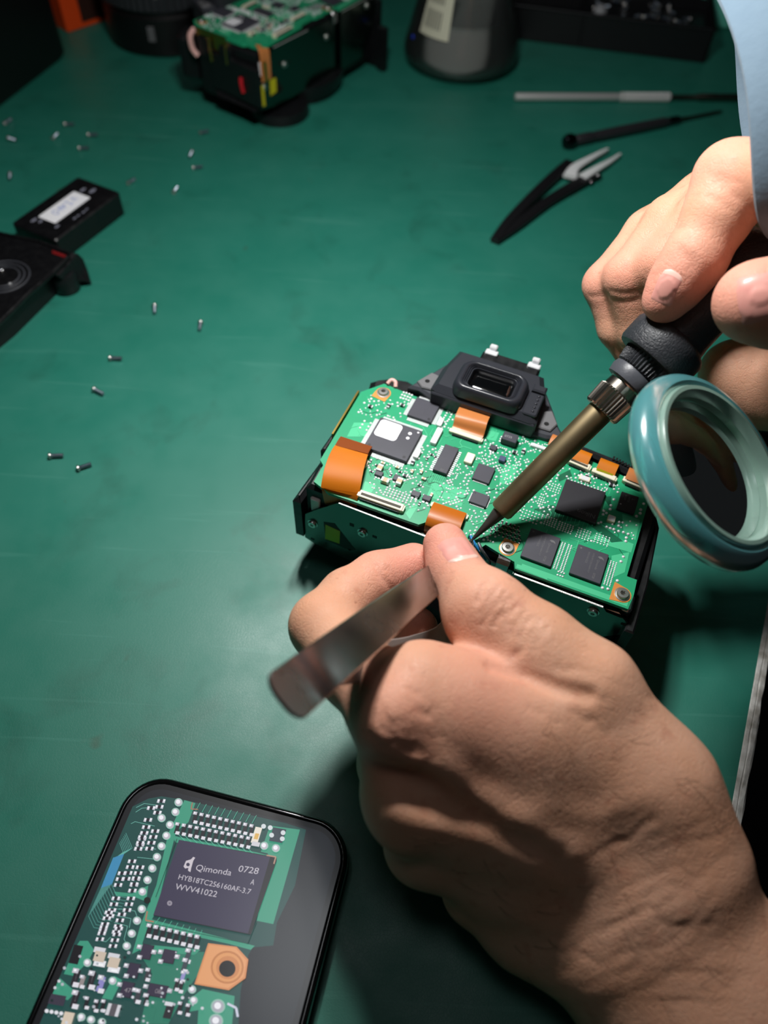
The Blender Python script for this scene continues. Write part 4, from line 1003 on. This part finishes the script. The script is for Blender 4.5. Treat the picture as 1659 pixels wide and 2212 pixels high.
pl8([(400, 330), (520, 168), (600, 128), (665, 116), (770, 132), (1285, 250), (1385, 282), (1330, 560), (1240, 745), (1222, 858), (1120, 868), (1098, 905), (1060, 1080), (1020, 1700), (-120, 1700)], GD)
pl8([(1205, 262), (1355, 282), (1222, 752), (1140, 735), (1200, 430), (1195, 400), (1160, 392)], GB)
pl8([(780, 135), (835, 150), (800, 245), (740, 290), (700, 440), (640, 690), (600, 760), (560, 880), (520, 900), (560, 760), (640, 560), (700, 300)], GB)
pl8([(720, 310), (760, 320), (1140, 395), (1235, 420), (1215, 445), (735, 345)], GB)
pl8([(590, 720), (640, 735), (1130, 860), (1110, 880), (1000, 850), (590, 760)], GB)
pl8([(560, 900), (880, 890), (850, 1000), (780, 1100), (700, 1249), (560, 1249), (620, 1000)], (44, 122, 100))
pl8([(560, 850), (860, 880), (830, 905), (560, 885)], GB)
pl8([(870, 1075), (1030, 1110), (1010, 1330), (840, 1330), (850, 1180), (790, 1190), (800, 1130)], GB)
pl8([(260, 835), (300, 835), (330, 880), (300, 940), (230, 1010), (180, 1000), (230, 880)], GB)
pl8([(430, 1010), (470, 1030), (420, 1130), (370, 1120)], GB); pl8([(160, 1020), (240, 1090), (200, 1130), (110, 1110)], GB)
pl8([(430, 590), (520, 600), (600, 560), (590, 640), (540, 620), (440, 610)], GB)
def p4(x, y): return (((40+x/4.007)-60)*2.304, ((1660+y/4.007)-1670)*2.304)      # close-up of the left edge, in the drawing's units
for k in range(12):                       # bus of parallel traces down the left side, blue where they run straight
    P1, P2 = p4(912-8*k, 740+3*k), p4(806-8*k, 1003+3*k); P3 = p4(806-18*k, 1003+25*k); P4 = p4(852-18*k, 1103+25*k); P5 = p4(950-17*k, 1122+25*k)
    if k < 7: line([p4(930-9*k, 560+14*k), p4(985-13*k, 690+6*k), P1], 2.0, (98, 172, 160))
    line([P1, P2], 2.6, (74, 156, 206)); line([P2, P3, P4, P5], 1.9, (96, 168, 158))
for a in ([(975, 480), (1010, 462), (1180, 500)], [(1015, 380), (1070, 345), (1140, 340)], [(1020, 340), (1090, 305), (1200, 320)], [(870, 1215), (1010, 1235), (1030, 1290)], [(850, 1275), (975, 1300), (960, 1380)], [(830, 1335), (945, 1365), (915, 1480), (940, 1520)], [(1030, 770), (1170, 785)], [(1070, 685), (1190, 700)], [(690, 1490), (760, 1500), (800, 1460)]): line([p4(*q) for q in a], 2.2, (120, 190, 176))
rq = random.Random(12)
def padp(x, y, s_=1.0): bx8(x, y, 15*s_, 24*s_, (206, 206, 216)); bx8(x+1, y-3, 9*s_, 12*s_, (246, 246, 252))
def respad(x, y): bx8(x, y, 30, 16, (34, 30, 40)); padp(x-14, y, .8); padp(x+14, y, .8)
for cx, cy, rows in ((665, 140, 3), (615, 175, 1), (590, 270, 4), (635, 290, 4), (570, 320, 3), (520, 440, 4), (560, 470, 5), (470, 500, 3), (540, 525, 2), (440, 625, 4), (515, 625, 3), (405, 695, 4), (470, 705, 4), (380, 770, 3), (455, 775, 4), (600, 235, 1)):
    for k in range(rows): respad(cx-k*9.5, cy+k*29)
for x, y in ((752, 148), (737, 196), (668, 226), (710, 260), (692, 314), (668, 366), (645, 420), (622, 476), (598, 534), (573, 592), (570, 678), (546, 736), (520, 800), (495, 862), (1178, 364), (1236, 376), (425, 1035), (300, 945), (270, 1215), (318, 1228), (372, 1240), (820, 1078), (828, 1132)):
    circ(x, y, 21, (150, 196, 180)); circ(x, y, 17, (190, 186, 196)); circ(x-2, y-3, 11, (246, 244, 250))
def resv(x, y, s_=1.0, c=(30, 28, 34)):
    bx8(x, y, 24*s_, 64*s_, c); bx8(x, y-28*s_, 24*s_, 20*s_, (196, 194, 204)); bx8(x+1, y+28*s_, 24*s_, 20*s_, (226, 224, 232)); bx8(x-2, y-30*s_, 10*s_, 9*s_, (250, 250, 255))
for k in range(10): line([(838+k*31, 190+k*7), (860+k*31, 150+k*7)], 2, GL); resv(835+k*31, 224+k*7, .8)
for k in range(12): line([(745+k*31, 300+k*6), (790+k*31, 345+k*6)], 2, GL); resv(746+k*32, 278+k*6.4, .8)
for k in range(8): line([(660+k*30, 720+k*9), (630+k*32, 760+k*9)], 2, GL); resv(606+k*34, 786+k*8, .95)
bx8(1140, 312, 34, 82, (236, 228, 214)); bx8(1140, 318, 20, 30, (222, 178, 96)); bx8(1136, 356, 40, 22, (210, 210, 216))
bx8(1245, 312, 66, 70, (44, 58, 70)); [circ(x, y, 12, (214, 220, 224)) for x, y in ((1175, 268), (1208, 275), (1215, 312), (1272, 300), (1268, 330))]
# the chip
pl8([(755, 335), (1240, 422), (1240, 440), (1112, 806), (1095, 804), (628, 712)], (26, 25, 30))
pl8([(755, 335), (1208, 420), (1098, 800), (628, 708)], (60, 55, 78))
line([(745, 330), (640, 620)], 3, (20, 40, 40)); line([(590, 745), (1095, 850), (1140, 740)], 3, (24, 60, 56))
def ptext(s_, x, y, x2, y2, hgt, c=(196, 190, 200)):
    """one line of lettering whose baseline runs from (x, y) to (x2, y2)"""
    v, f = text_shape(s_, 1.0); wmax = max(p[0] for p in v); a, b = (x2-x)/wmax, (y2-y)/wmax
    lay[0] += .002
    P2 = [p8(x+p[0]*a-p[1]*hgt*ey_[0]*1.35, y+p[0]*b-p[1]*hgt*ey_[1]*1.35) for p in v]
    scr.add(([(q[0], q[1], lay[0]) for q in P2], f), 0, False, None, srgb(*c))
ptext('Qimonda', 834, 486, 1012, 513, 33); ptext('0728', 1046, 492, 1146, 506, 34); ptext('A', 1108, 556, 1126, 560, 30)
ptext('HYB18TC256160AF-3.7', 748, 530, 1108, 606, 28); ptext('WVV41022', 734, 580, 940, 620, 32)
pl8([(778, 468), (790, 440), (815, 432), (826, 420), (836, 424), (826, 440), (816, 476), (812, 496), (800, 488), (802, 474), (786, 478)], (206, 198, 206)); circ(800, 458, 9, (60, 55, 78))
circ(709, 650, 13, (150, 144, 156)); circ(709, 650, 5, (110, 104, 120))
ptext('U301', 640, 570, 668, 484, 16, (20, 44, 44))
# copper tab with its hole
pl8([(900, 848), (1042, 866), (1100, 930), (1086, 1022), (1003, 1082), (832, 1052)], (214, 142, 92))
pl8([(905, 856), (1036, 872), (1090, 934), (1076, 1016), (998, 1072), (842, 1046)], (228, 160, 108))
circ(995, 968, 82, (196, 128, 78), 28); circ(995, 968, 72, (224, 156, 100), 28); circ(998, 970, 58, (206, 136, 86), 24); circ(995, 975, 41, (20, 16, 16), 24)
line([(598, 690), (590, 735), (630, 742)], 7, (176, 120, 96)); line([(1190, 412), (1236, 420), (1226, 455)], 7, (176, 140, 120)); line([(822, 150), (815, 182), (850, 184)], 5, (170, 110, 90))
circ(598, 636, 17, (10, 16, 16))
# larger parts in the lower left
def sot(x, y, w, h, t=None):
    bx8(x, y, w, h, (40, 34, 48)); bx8(x-2, y-2, w-8, h-8, (54, 46, 66))
    for dx, dy in ((-w*.62, -h*.34), (-w*.62, h*.34), (w*.62, 0)): bx8(x+dx, y+dy, 24, 22, (176, 174, 184)); bx8(x+dx-2, y+dy-3, 14, 11, (244, 244, 250))
    if t: ptext(t, x-16, y+10, x+16, y+15, 24, (150, 144, 150))
sot(595, 892, 58, 76); sot(705, 915, 66, 70); sot(530, 985, 58, 76); sot(498, 1080, 60, 80, '47'); sot(650, 1085, 96, 66, 'C68E')
def capb(x, y, c=(206, 190, 172), s_=1.0): bx8(x, y-32*s_, 56*s_, 28*s_, (214, 214, 220)); bx8(x, y+34*s_, 58*s_, 32*s_, (230, 230, 236)); bx8(x, y, 54*s_, 52*s_, c); bx8(x+3, y+40*s_, 30*s_, 10*s_, (250, 250, 252))
capb(362, 915); capb(432, 945)
def rtxt(x, y, t, c=(36, 32, 40)): resv(x, y, 1.25, c); ptext(t, x-4, y+20, x+6, y-22, 16, (206, 200, 206))
rtxt(243, 1020, '222'); rtxt(322, 1032, '180'); resv(368, 1052, 1.2, (140, 136, 196)); rtxt(240, 1128, '0')
resv(800, 912, 1.0, (60, 70, 78)); resv(785, 960, 1.0, (60, 70, 78)); resv(775, 1015, .8, (150, 146, 200)); resv(600, 1005, .9, (60, 56, 64)); resv(552, 1112, 1.0, (60, 60, 68)); resv(595, 1130, .8); resv(275, 1040, .9, (150, 140, 140))
bx8(152, 1130, 78, 52, (58, 54, 68)); bx8(245, 905, 46, 96, (20, 18, 22))
for k in range(5): circ(100+k*24, 1185+k*4, 10, (230, 230, 236))
for x, y in ((298, 1145), (345, 1160), (380, 1160), (760, 1170), (800, 1180), (765, 1065), (745, 1055)): resv(x, y, .85)
bx8(430, 1180, 64, 60, (210, 210, 216)); bx8(430, 1180, 30, 62, (90, 86, 92)); bx8(205, 1225, 50, 70, (216, 200, 180)); bx8(706, 1186, 40, 76, (36, 32, 38)); bx8(706, 1150, 40, 20, (220, 220, 226)); circ(706, 1186, 5, (200, 200, 206))
for x, y in ((950, 1162), (940, 1235)): circ(x, y, 36, (150, 190, 176), 20); circ(x, y, 29, (170, 172, 182), 20); circ(x-2, y-3, 17, (240, 240, 246), 16)
line([(996, 1148), (1040, 1170), (1048, 1215)], 12, (206, 208, 226))
ptext('900', 622, 1249, 640, 1180, 20, (20, 44, 44))
for k in range(46): resv(rq.uniform(-60, 900), rq.uniform(1290, 1660), rq.uniform(.7, 1.2), rq.choice([(36, 32, 38), (60, 56, 64), (150, 140, 120)]))
for k in range(110):
    x, y = rq.uniform(60, 880), rq.uniform(880, 1640)
    circ(x, y, rq.uniform(4, 9), rq.choice([(210, 212, 220), (180, 184, 192), (20, 40, 40)]), 9)
SCR = bpy.data.materials.new('phone_display'); SCR.use_nodes = True
nt = SCR.node_tree; b = nt.nodes['Principled BSDF']; a_ = nt.nodes.new('ShaderNodeAttribute'); a_.attribute_name = 'Col'
b.inputs['Base Color'].default_value = (.012, .012, .014, 1); b.inputs['Roughness'].default_value = .34; b.inputs['Coat Weight'].default_value = .8; b.inputs['Coat Roughness'].default_value = .2
nt.links.new(a_.outputs['Color'], b.inputs['Emission Color']); b.inputs['Emission Strength'].default_value = .95
obj('screen', scr, SCR, phone)
# ------------------------------------------------------------------ second opened camera, farther back on the left
CM2 = T(-92.5, 314.5, -2.0, R(57.5)) @ T(4, -5.5, 2)
cam2 = dup(camera, CM2, 'second opened camera with a circuit board on top, blurred at the upper left', skip=('flex_tape', 'wire', 'solder_blob', 'flex_cable', 'flex_stiffener'))
def onto2(name, mb, m): return obj(name, mb, m, cam2)
for a, b, r_ in (((-7, 2, 46), (-7, 1.6, 34), 1.1), ((-11.6, 30, 50), (-11.8, 30, 38), .9), ((-11.6, 44, 50), (-11.8, 44, 36), .9)): onto2('gold_pin', MB().add(tube([a, b], r_, 8)), BRASS)
onto2('wire', MB().add(tube(spline([(-8, 60, 50), (-12.5, 60, 47), (-13, 59, 40), (-12, 56, 36)], 6), 1.8, 8), 0, True), PINK)
onto2('wire', MB().add(tube(spline([(-13.2, 18, 34), (-14, 17.6, 30), (-13.6, 17, 25)], 5), 1.3, 8), 0, True), RED)
onto2('flex_cable', MB().add(ribbon(spline([(-2, 9, 52), (-3, 5.4, 50), (-4, 4.2, 42), (-4.5, 3.9, 33)], 5), 9, .4, (0, -1, .3)), 0, True), FLEX2)
onto2('label', MB().add(box(-9.6, 4.2, 18, -7.4, 4.9, 31, .2)), YEL)
cam2r = MB().add(lathe([(18, 0), (20, 1), (21, 4), (20, 9), (12, 10)], 40), 0, True, T(18, 15, -2))
onto2('lens_ring', cam2r, BLACK)

# ------------------------------------------------------------------ battery, back cover
bat = thing('battery', 'black camera battery pack with a white handwritten sticker', 'battery', T(-191.2, 192, 0, R(64.5)))
obj('body', MB().add(prism(rrect(-27.5, -16, 27.5, 16, 2.2), 0, 14, .8, .8)), mat('battery_black', srgb(13, 13, 15), .4, rvar=(200, .3, .5), bump=(1500, .04, .3)), bat)
lb = MB().add(prism(rrect(-15.5, -5.2, 14, 7.2, .8), 14, 14.15), 0)
obj('sticker', lb, PAPER, bat)
ink = MB()
for pts in ([(-8, -2), (-9, 1), (-7, 3), (-6, 0), (-8, -2)], [(-4, -2), (-3, 3), (-1, -1), (0, 3)], [(2, 3), (4, 2.6), (3, 0), (4.6, -1), (2.4, -2)], [(7, -1), (8, 3), (9, -1)], [(-5, 1), (1, 1.4)]):
    ink.add(tube([(x, y+1, 14.16) for x, y in spline([(a, b, 0) for a, b in pts], 4) and [(p.x, p.y) for p in spline([(a, b, 0) for a, b in pts], 4)]], .22, 5), 0)
obj('handwriting', ink, mat('blue_ink', srgb(120, 140, 200), .7), bat)
sc_ = MB()
for x, y, r_ in ((-19, 7, 1.6), (-18, 3, 1.2), (18, 4, 1.6), (20, -1.5, 1.9), (-6, -11, .9), (-3, -11, .8), (1, -11.2, .9), (4, -11, .8), (-17, -8, 1.2)): sc_.add(prism([(x+r_*1.5*math.cos(k), y+r_*.7*math.sin(k)) for k in np.linspace(0, 5.5, 7)], 14, 14.06))
obj('print', sc_, mat('faded_print', srgb(120, 122, 136), .7), bat)

cov = thing('back_cover', 'black plastic camera back cover with a curved pointed lip beside the battery', 'camera part', T(-190, 140, 0))
ci = T(-190, 140, 0).inverted()
def cp(x, y, z): q = ci @ at(x, y, z); return (q.x, q.y)
cm = MB()
plt = [cp(-260, 452, 17), cp(-60, 484, 17), cp(0, 500, 17), cp(85, 519, 17), cp(150, 545, 17), cp(142, 556, 17), cp(100, 596, 17), cp(0, 694, 17), cp(-70, 745, 17), cp(-240, 862, 17), cp(-330, 700, 17)]
cm.add(prism(plt, 14.6, 17, .5, .5))
rim_ = [cp(148, 552, 18), cp(108, 592, 18), cp(60, 632, 18), cp(0, 692, 18), cp(-70, 745, 18), cp(-240, 862, 18)]
cm.add(tube([(x, y, 17.2) for x, y in rim_], 1.2, 8), 0, True)
cm.add(tube([(x, y, 17.4) for x, y in (cp(-60, 482, 18), cp(0, 502, 18), cp(85, 520, 18), cp(150, 546, 18))], .9, 8), 0, True)
rs = []
for k, (a, b, za, zb_) in enumerate((((150, 545), (112, 588), 17, 17), ((168, 548), (128, 596), 16.6, 14.5), ((180, 560), (146, 602), 13, 9), ((189, 583), (162, 602), 7.5, 6.5), ((197, 611), (186, 604), 1.2, 5))):
    p, q = ci @ at(*a, za), ci @ at(*b, zb_); u_ = Vector((0, 0, -1.4)); rs.append([tuple(p), tuple(q), tuple(q+u_), tuple(p+u_)])
cm.add(rings(rs), 0, True)
cm.add(prism([cp(100, 560, 14), cp(120, 575, 14), cp(10, 680, 14), cp(-60, 735, 14), cp(-220, 836, 14), cp(-280, 720, 14), cp(-60, 640, 14)], 0, 15))
obj('shell', cm, mat('cover_black', srgb(13, 13, 15), .36, rvar=(300, .28, .5), bump=(1600, .04, .3)), cov)
kx, ky = cp(138, 600, 7)
obj('knob', MB().add(lathe([(6.5, 0), (7.4, 1), (7.4, 9), (6.4, 11.5), (.02, 12)], 28), 0, True, T(kx, ky, 0)), BLACK, cov)
wx, wy = cp(30, 605, 17)
dm = MB()
for r_ in (13, 10.4, 8): dm.add(tube([(wx-6+r_*math.cos(2*PI*k/36), wy+2+r_*math.sin(2*PI*k/36), 17.2) for k in range(37)], .5, 6), 0, True)
obj('moulding', dm, DARK, cov)
for x, y in ((20, 611), (2, 581)):
    a, b = cp(x, y, 17.5); obj('screw', MB().add(dome(1.6, 1.0, 12), 0, True, T(a, b, 17)), STEEL, cov)
obj('red_strip', MB().add(prism([cp(112, 538, 18), cp(142, 549, 18), cp(138, 554, 18), cp(112, 545, 18)], 17, 17.4)), mat('red_strip', srgb(110, 14, 16), .5), cov)

# ------------------------------------------------------------------ tools lying behind
RODM = mat('bright_rod', srgb(214, 214, 212), .36, metal=.5)
rod = thing('scraper_rod', 'slim silver rod tool with a knurled middle, lying below the parts tray', 'tool', frame(at(1112, 209, 3), at(1600, 210, 3)-at(1112, 209, 3), (0, 0, 1)))
RL = (at(1600, 210, 3)-at(1112, 209, 3)).length
obj('shaft', MB().add(lathe([(1.8, 0), (2.6, .6), (2.7, 2), (2.7, 78), (2.2, 79)], 20), 0, True, MXR), RODM, rod)
obj('knurl', MB().add(lathe([(2.6, 77.5), (3.3, 78.5)]+[(3.3 if k % 2 else 2.9, 78.5+k*1.15) for k in range(1, 32)]+[(2.4, 115.5)], 28, 0, (1, 32, .4)), 0, False, MXR), RODM, rod)
obj('blade', MB().add(lathe([(2.2, 115), (1.7, 117), (1.7, 136), (2.6, 138), (2.6, 150)], 16), 0, True, MXR).add(prism([(136, -3), (RL+14, -3.2), (RL+20, 0), (RL+14, 3.2), (136, 3)], -1.2, 1.4, .5, .5)), STEELD, rod)

d0, d1 = at(1232, 305, 4.6), at(1560, 240, 2.0)
drv = thing('screwdriver', 'thin black precision screwdriver with a round swivel head', 'screwdriver', frame(d0, d1-d0, (0, 0, 1)))
DL = (d1-d0).length
obj('swivel_head', MB().add(lathe([(1.5, -5.4), (3.6, -4.6), (4.9, -2), (5.0, 0), (4.4, 2.4), (2.8, 4)], 28), 0, True, MXR), mat('black_chrome', srgb(60, 60, 64), .1, metal=1.), drv)
obj('handle', MB().add(lathe([(2.4, 3.6), (3.4, 5), (3.6, 16), (3.0, 18), (3.3, 20), (3.6, 40), (3.6, DL*.60), (2.4, DL*.63)], 24), 0, True, MXR), mat('anodised_black', srgb(62, 62, 66), .3, metal=.5), drv)
obj('collar', MB().add(lathe([(2.3, DL*.625), (3.0, DL*.635), (3.0, DL*.69), (1.8, DL*.71)], 20), 0, True, MXR), mat('black_nickel', srgb(90, 90, 96), .12, metal=1.), drv)
obj('shaft', MB().add(lathe([(1.6, DL*.70), (1.1, DL*.78), (1.1, DL*.97), (.5, DL)], 14), 0, True, MXR), STEELD, drv)

bt = thing('ceramic_tip_tweezers', 'black tweezers with white ceramic tips lying on the green surface', 'tweezers', T(56.4, 199.4, 0))
bi = T(56.4, 199.4, 0).inverted()
bp_ = lambda x, y, z: bi @ at(x, y, z)
def arm2(pts, w, name, m, th=3.2):
    P = spline([bp_(*p) for p in pts], 5); n = len(P); ww = [w[0]+(w[1]-w[0])*i/(n-1) for i in range(n)]
    obj(name, MB().add(ribbon(P, ww, th, [(0, 0, 1)]*n), 0, True), m, bt)
BT = mat('coated_black', srgb(20, 20, 22), .38)
arm2([(1069, 520, 2.4), (1100, 478, 3.4), (1150, 425, 3.8), (1200, 378, 3.6), (1232, 352, 3.2)], (6.0, 8.5), 'arm', BT)
arm2([(1069, 520, 2.2), (1120, 484, 2.6), (1180, 438, 2.6), (1240, 402, 2.6), (1288, 376, 2.4)], (6.0, 9.5), 'arm', BT)
CER = mat('white_ceramic', srgb(228, 230, 230), .4)
arm2([(1231, 382, 4.4), (1242, 362, 4.6), (1276, 342, 4), (1312, 324, 3)], (9, 1.6), 'ceramic_tip', CER, 2.6)
arm2([(1258, 383, 4.2), (1290, 364, 4.2), (1316, 350, 3.4), (1339, 335, 2.6)], (6.5, 1.6), 'ceramic_tip', CER, 2.6)
for x, y in ((1292, 377), (1277, 391)):
    q = bp_(x, y, 4.2); obj('screw', MB().add(dome(1.5, .8, 12), 0, True, T(q.x, q.y, 4.1)), STEEL, bt)

# ------------------------------------------------------------------ flask with clear liquid
FX, FY = 38.3, 432.0
fl = thing('conical_flask', 'clear glass conical flask half full of clear liquid with a paper label', 'flask', T(FX, FY, 0))
outer = [(.02, .2), (34, .2), (39, 1.2), (42.5, 4.5), (43.6, 9), (42.8, 14), (40, 24), (34, 46), (27, 72), (20, 98), (16, 112), (14.5, 122), (14.5, 142), (16.5, 144.5)]
inn = [(15, 144.5), (13, 142), (13, 122), (14.4, 112), (18.4, 98), (25.4, 72), (32.4, 46), (38.4, 24), (41.2, 14), (42, 9), (41, 5.2), (38.2, 2.8), (33.5, 2.0), (.02, 2.0)]
obj('glass', MB().add(lathe(outer+inn, 64), 0, True), thin_glass('flask_glass', (.92, .95, .94), 1.5, (.03, (.6, .6, .6)), .22), fl)
liq = [(.02, 1.9), (33.5, 1.9), (38.3, 2.7), (41.1, 5.1), (42.1, 9), (41.3, 14), (38.5, 24), (36.3, 32), (35, 36.2), (34.4, 36.0), (.02, 36.0)]
obj('liquid', MB().add(lathe(liq, 64), 0, True), thin_glass('clear_liquid', (.88, .88, .87), 1.33, (.34, (.62, .61, .58)), .1), fl)  # liquid is clear; its grey paints in the look of refracted light
lab = MB(); rs = []
for k in range(13):
    a = R(214+(252-214)*k/12); row = []
    for z in (28, 30, 46, 62, 64):
        r_ = 42.4-(z-14)*.266+.35; row.append((r_*math.cos(a), r_*math.sin(a), z))
    rs.append(row)
v = [p for r_ in rs for p in r_]; f = []; mats_ = []
for k in range(12):
    for j in range(4): f.append([k*5+j, (k+1)*5+j, (k+1)*5+j+1, k*5+j+1])
lab.add((v, f), 0, True)
dk = []
for k in range(1, 11):
    for z0, z1 in ((33, 44), (48, 58)):
        a = R(216+3.3*k); r_ = lambda z: 42.4-(z-14)*.266+.5
        p = [(r_(z)*math.cos(a+d), r_(z)*math.sin(a+d), z) for d, z in ((0, z0), (.022, z0), (.022, z1), (0, z1))]
        if k < 8: lab.add((p, [[0, 1, 2, 3]]), 1)
obj('label', lab, [mat('label_paper', srgb(216, 212, 190), .7), mat('label_ink', srgb(40, 40, 40), .6)], fl)
a = R(205); obj('mark', MB().add(dome(1.6, .6, 10), 0, True, T(41*math.cos(a), 41*math.sin(a), 22) @ Matrix.Rotation(a, 4, 'Z') @ Matrix.Rotation(R(78), 4, 'Y')), mat('blue_mark', srgb(30, 60, 200), .4), fl)

# ------------------------------------------------------------------ parts tray with loose screws
TA, TB = Vector((84.5, 473.4)), Vector((230.3, 450.0)); ta = math.atan2(TB.y-TA.y, TB.x-TA.x); TL = (TB-TA).length
TM = T(TB.x, TB.y, 0, ta)
tray = thing('parts_tray', 'black open plastic tray of tiny screws behind the rod tool', 'tray', TM)
tm = MB(); X0, X1, Y0, Y1, TH = -190, 0, 0, 110, 25
tm.add(box(X0, Y0, 0, X1, Y1, 3, .8))
for bx in ((X0, Y0, 2, X1, Y0+2.2, TH), (X0, Y1-2.2, 2, X1, Y1, TH), (X0, Y0, 2, X0+2.2, Y1, TH), (X1-2.2, Y0, 2, X1, Y1, TH), (-100, Y0, 2, -98, Y1, TH-1), (-100, 56, 2, X1, 58, TH-1)): tm.add(box(*bx))
tm.add(box(X0-.8, Y0-.8, TH-2, X1+.8, Y0+2.6, TH, .6)).add(box(X1-2.6, Y0-.8, TH-2, X1+.8, Y1, TH, .6)).add(box(-99, Y0+2, 2, X1-2, 56, 17))
obj('box', tm, mat('tray_black', srgb(18, 19, 22), .42, bump=(1500, .05, .3)), tray)
obj('latch', MB().add(lathe([(5.4, 0), (5.4, 4), (4.6, 7.6), (2.6, 9.6), (.02, 10)], 24), 0, True, T(-88, 6, TH-5)), mat('latch_grey', srgb(150, 150, 154), .4), tray)

# ------------------------------------------------------------------ screws: one prototype, every one a thing
def screw_thing(M, label, group):
    global screw0
    if screw0 is None:
        t = thing('small_screw', label, 'screw', M, group)
        obj('head', MB().add(lathe([(.02, 0), (1.2, 0), (1.45, .35), (1.45, .9), (1.2, 1.15), (.6, 1.2), (.4, .8), (.02, .8)], 14), 0, True, MXR @ Matrix.Rotation(PI, 4, 'Y')), STM[0], t)
        obj('thread', MB().add(lathe([(.8 if k % 2 else 1.0, .0-k*.25+0) for k in range(22)][::-1], 12), 0, True, MXR @ Matrix.Rotation(PI, 4, 'Y') @ T(0, 0, 0)), mat('screw_thread', srgb(150, 160, 172), .3, metal=.95), t)
        screw0 = t; return t
    return dup(screw0, M, label, group)
screw0 = None
SCW = [  # pixel, heading, label
 (334, 656, 282, 'small screw lying alone left of the farther of the two screws at mid bench'), (434, 692, 274, 'bright small screw lying alone in the middle of the left bench area'),
 (231, 773, 2, 'small dark screw lying crosswise left of the brown stain'), (198, 838, -28, 'small screw with a bright head, below the crosswise dark screw'),
 (100, 985, 8, 'small bluish screw nearest the left edge, left one of the lowest pair'), (161, 1014, 30, 'small bluish screw, right one of the lowest pair of loose screws'),
 (22, 372, 285, 'small screw at the left edge above the battery'), (273, 398, 60, 'small screw just right of the battery corner'), (373, 418, 80, 'small screw standing between the battery and the second camera, lowest of its column'),
 (412, 363, 20, 'small screw below the second camera, third from the top of its column'), (416, 325, 265, 'small screw below the second camera, second from the top of its column'), (427, 288, 30, 'small screw below the second camera, topmost of its column'),
 (186, 291, 8, 'small screw right of the trio at upper left, with a bright head'), (135, 268, 6, 'small blue tinted screw, uppermost of the loose screws at upper left'), (112, 301, 80, 'small dark screw, left one of the lower pair at upper left'), (166, 320, 10, 'small dark screw, lowest of the loose screws at upper left'),
 (14, 297, -20, 'small bright screw at the left edge below the black case'), (8, 268, 70, 'small screw at the left edge touching the shadow of the black case')]
for x, y, hd, lb_ in SCW:
    p = at(x, y, 1.45)
    screw_thing(Matrix.Translation(p) @ Matrix.Rotation(R(hd), 4, 'Z') @ T(2.2, 0, 0), lb_, 'loose screws on the bench')
rt = random.Random(9)
for k in range(46):
    lx, ly = rt.uniform(-92, -8), rt.uniform(6, 50)
    screw_thing(TM @ T(lx, ly, 18.6) @ Matrix.Rotation(rt.uniform(0, 6.3), 4, 'Z') @ Matrix.Rotation(rt.uniform(-.15, .15), 4, 'Y'), 'tiny bright screw among the loose ones in the black parts tray', 'screws in the parts tray')

# ------------------------------------------------------------------ dark things along the far left, teal bottle at the far right
bc = thing('equipment_case', 'large black rounded case at the upper left edge', 'case', T(-259, 392, 0, R(-106)))
cs = MB(); rr2 = lambda d, z: [(x, y, z) for x, y in rrect(-20+d, -150+d, 190-d, -d, 16-d*.3, 8)]
cs.add(rings([rr2(2, 0), rr2(0, 3), rr2(0, 112), rr2(3, 118), rr2(9, 120)]), 0, True)
obj('body', cs, mat('case_black', srgb(12, 12, 13), .5), bc, T(0, 0, 0))
obj('lid_seam', MB().add(rings([rr2(-.5, 86), rr2(-.5, 87.5)])), BLACKG, bc)
ob = thing('orange_box', 'bright orange red box between the black case and the black lens', 'box', T(-266, 440, 0, R(48)))
obj('carton', MB().add(prism(rrect(0, 0, 60, 40, 1.5), 0, 90, .8, .8)), mat('orange_red', srgb(236, 76, 16), .55), ob)
obj('side_panel', MB().add(box(14, -.5, 4, 59, .2, 86, .2)), mat('brown_black', srgb(50, 22, 14), .6), ob)
ln = thing('camera_lens', 'black camera lens standing on end behind the second camera', 'lens', T(-190, 452, 0))
obj('barrel', MB().add(lathe([(30, 0), (43, 0), (45, 2), (45, 26), (43, 28), (43, 30), (46, 32)], 96), 0, True), mat('lens_black', srgb(16, 16, 17), .4), ln)
obj('grip_ring', MB().add(lathe([(45.5, 31), (47, 32), (47, 54), (45.5, 55)], 120, 0, (1, 2, .9)), 0, False), RUBBER, ln)
obj('front_ring', MB().add(lathe([(45, 55), (46, 57), (46, 78), (44, 82), (38, 82), (34, 74)], 96), 0, True), BLACKG, ln)
obj('mark', MB().add(box(-2.5, -46.5, 12, 2.5, -44.5, 22, .3)).add(box(6, -46, 40, 9, -44.5, 48, .3)), GREYP, ln)
tb = thing('teal_bottle', 'teal plastic bottle behind the pale blue sleeve at the upper right', 'bottle', T(258, 533, 0))
TP = mat('teal_opaque', srgb(110, 214, 190), .4)
obj('body', MB().add(lathe([(.02, 0), (17, 0), (19, 2), (19, 46), (16, 54), (9, 58), (9, 62)], 40), 0, True), TP, tb)
obj('cap', MB().add(lathe([(10.5, 61), (10.8, 62), (10.8, 74), (9.8, 75.5), (.02, 75.5)], 32), 0, True), WHITE, tb)
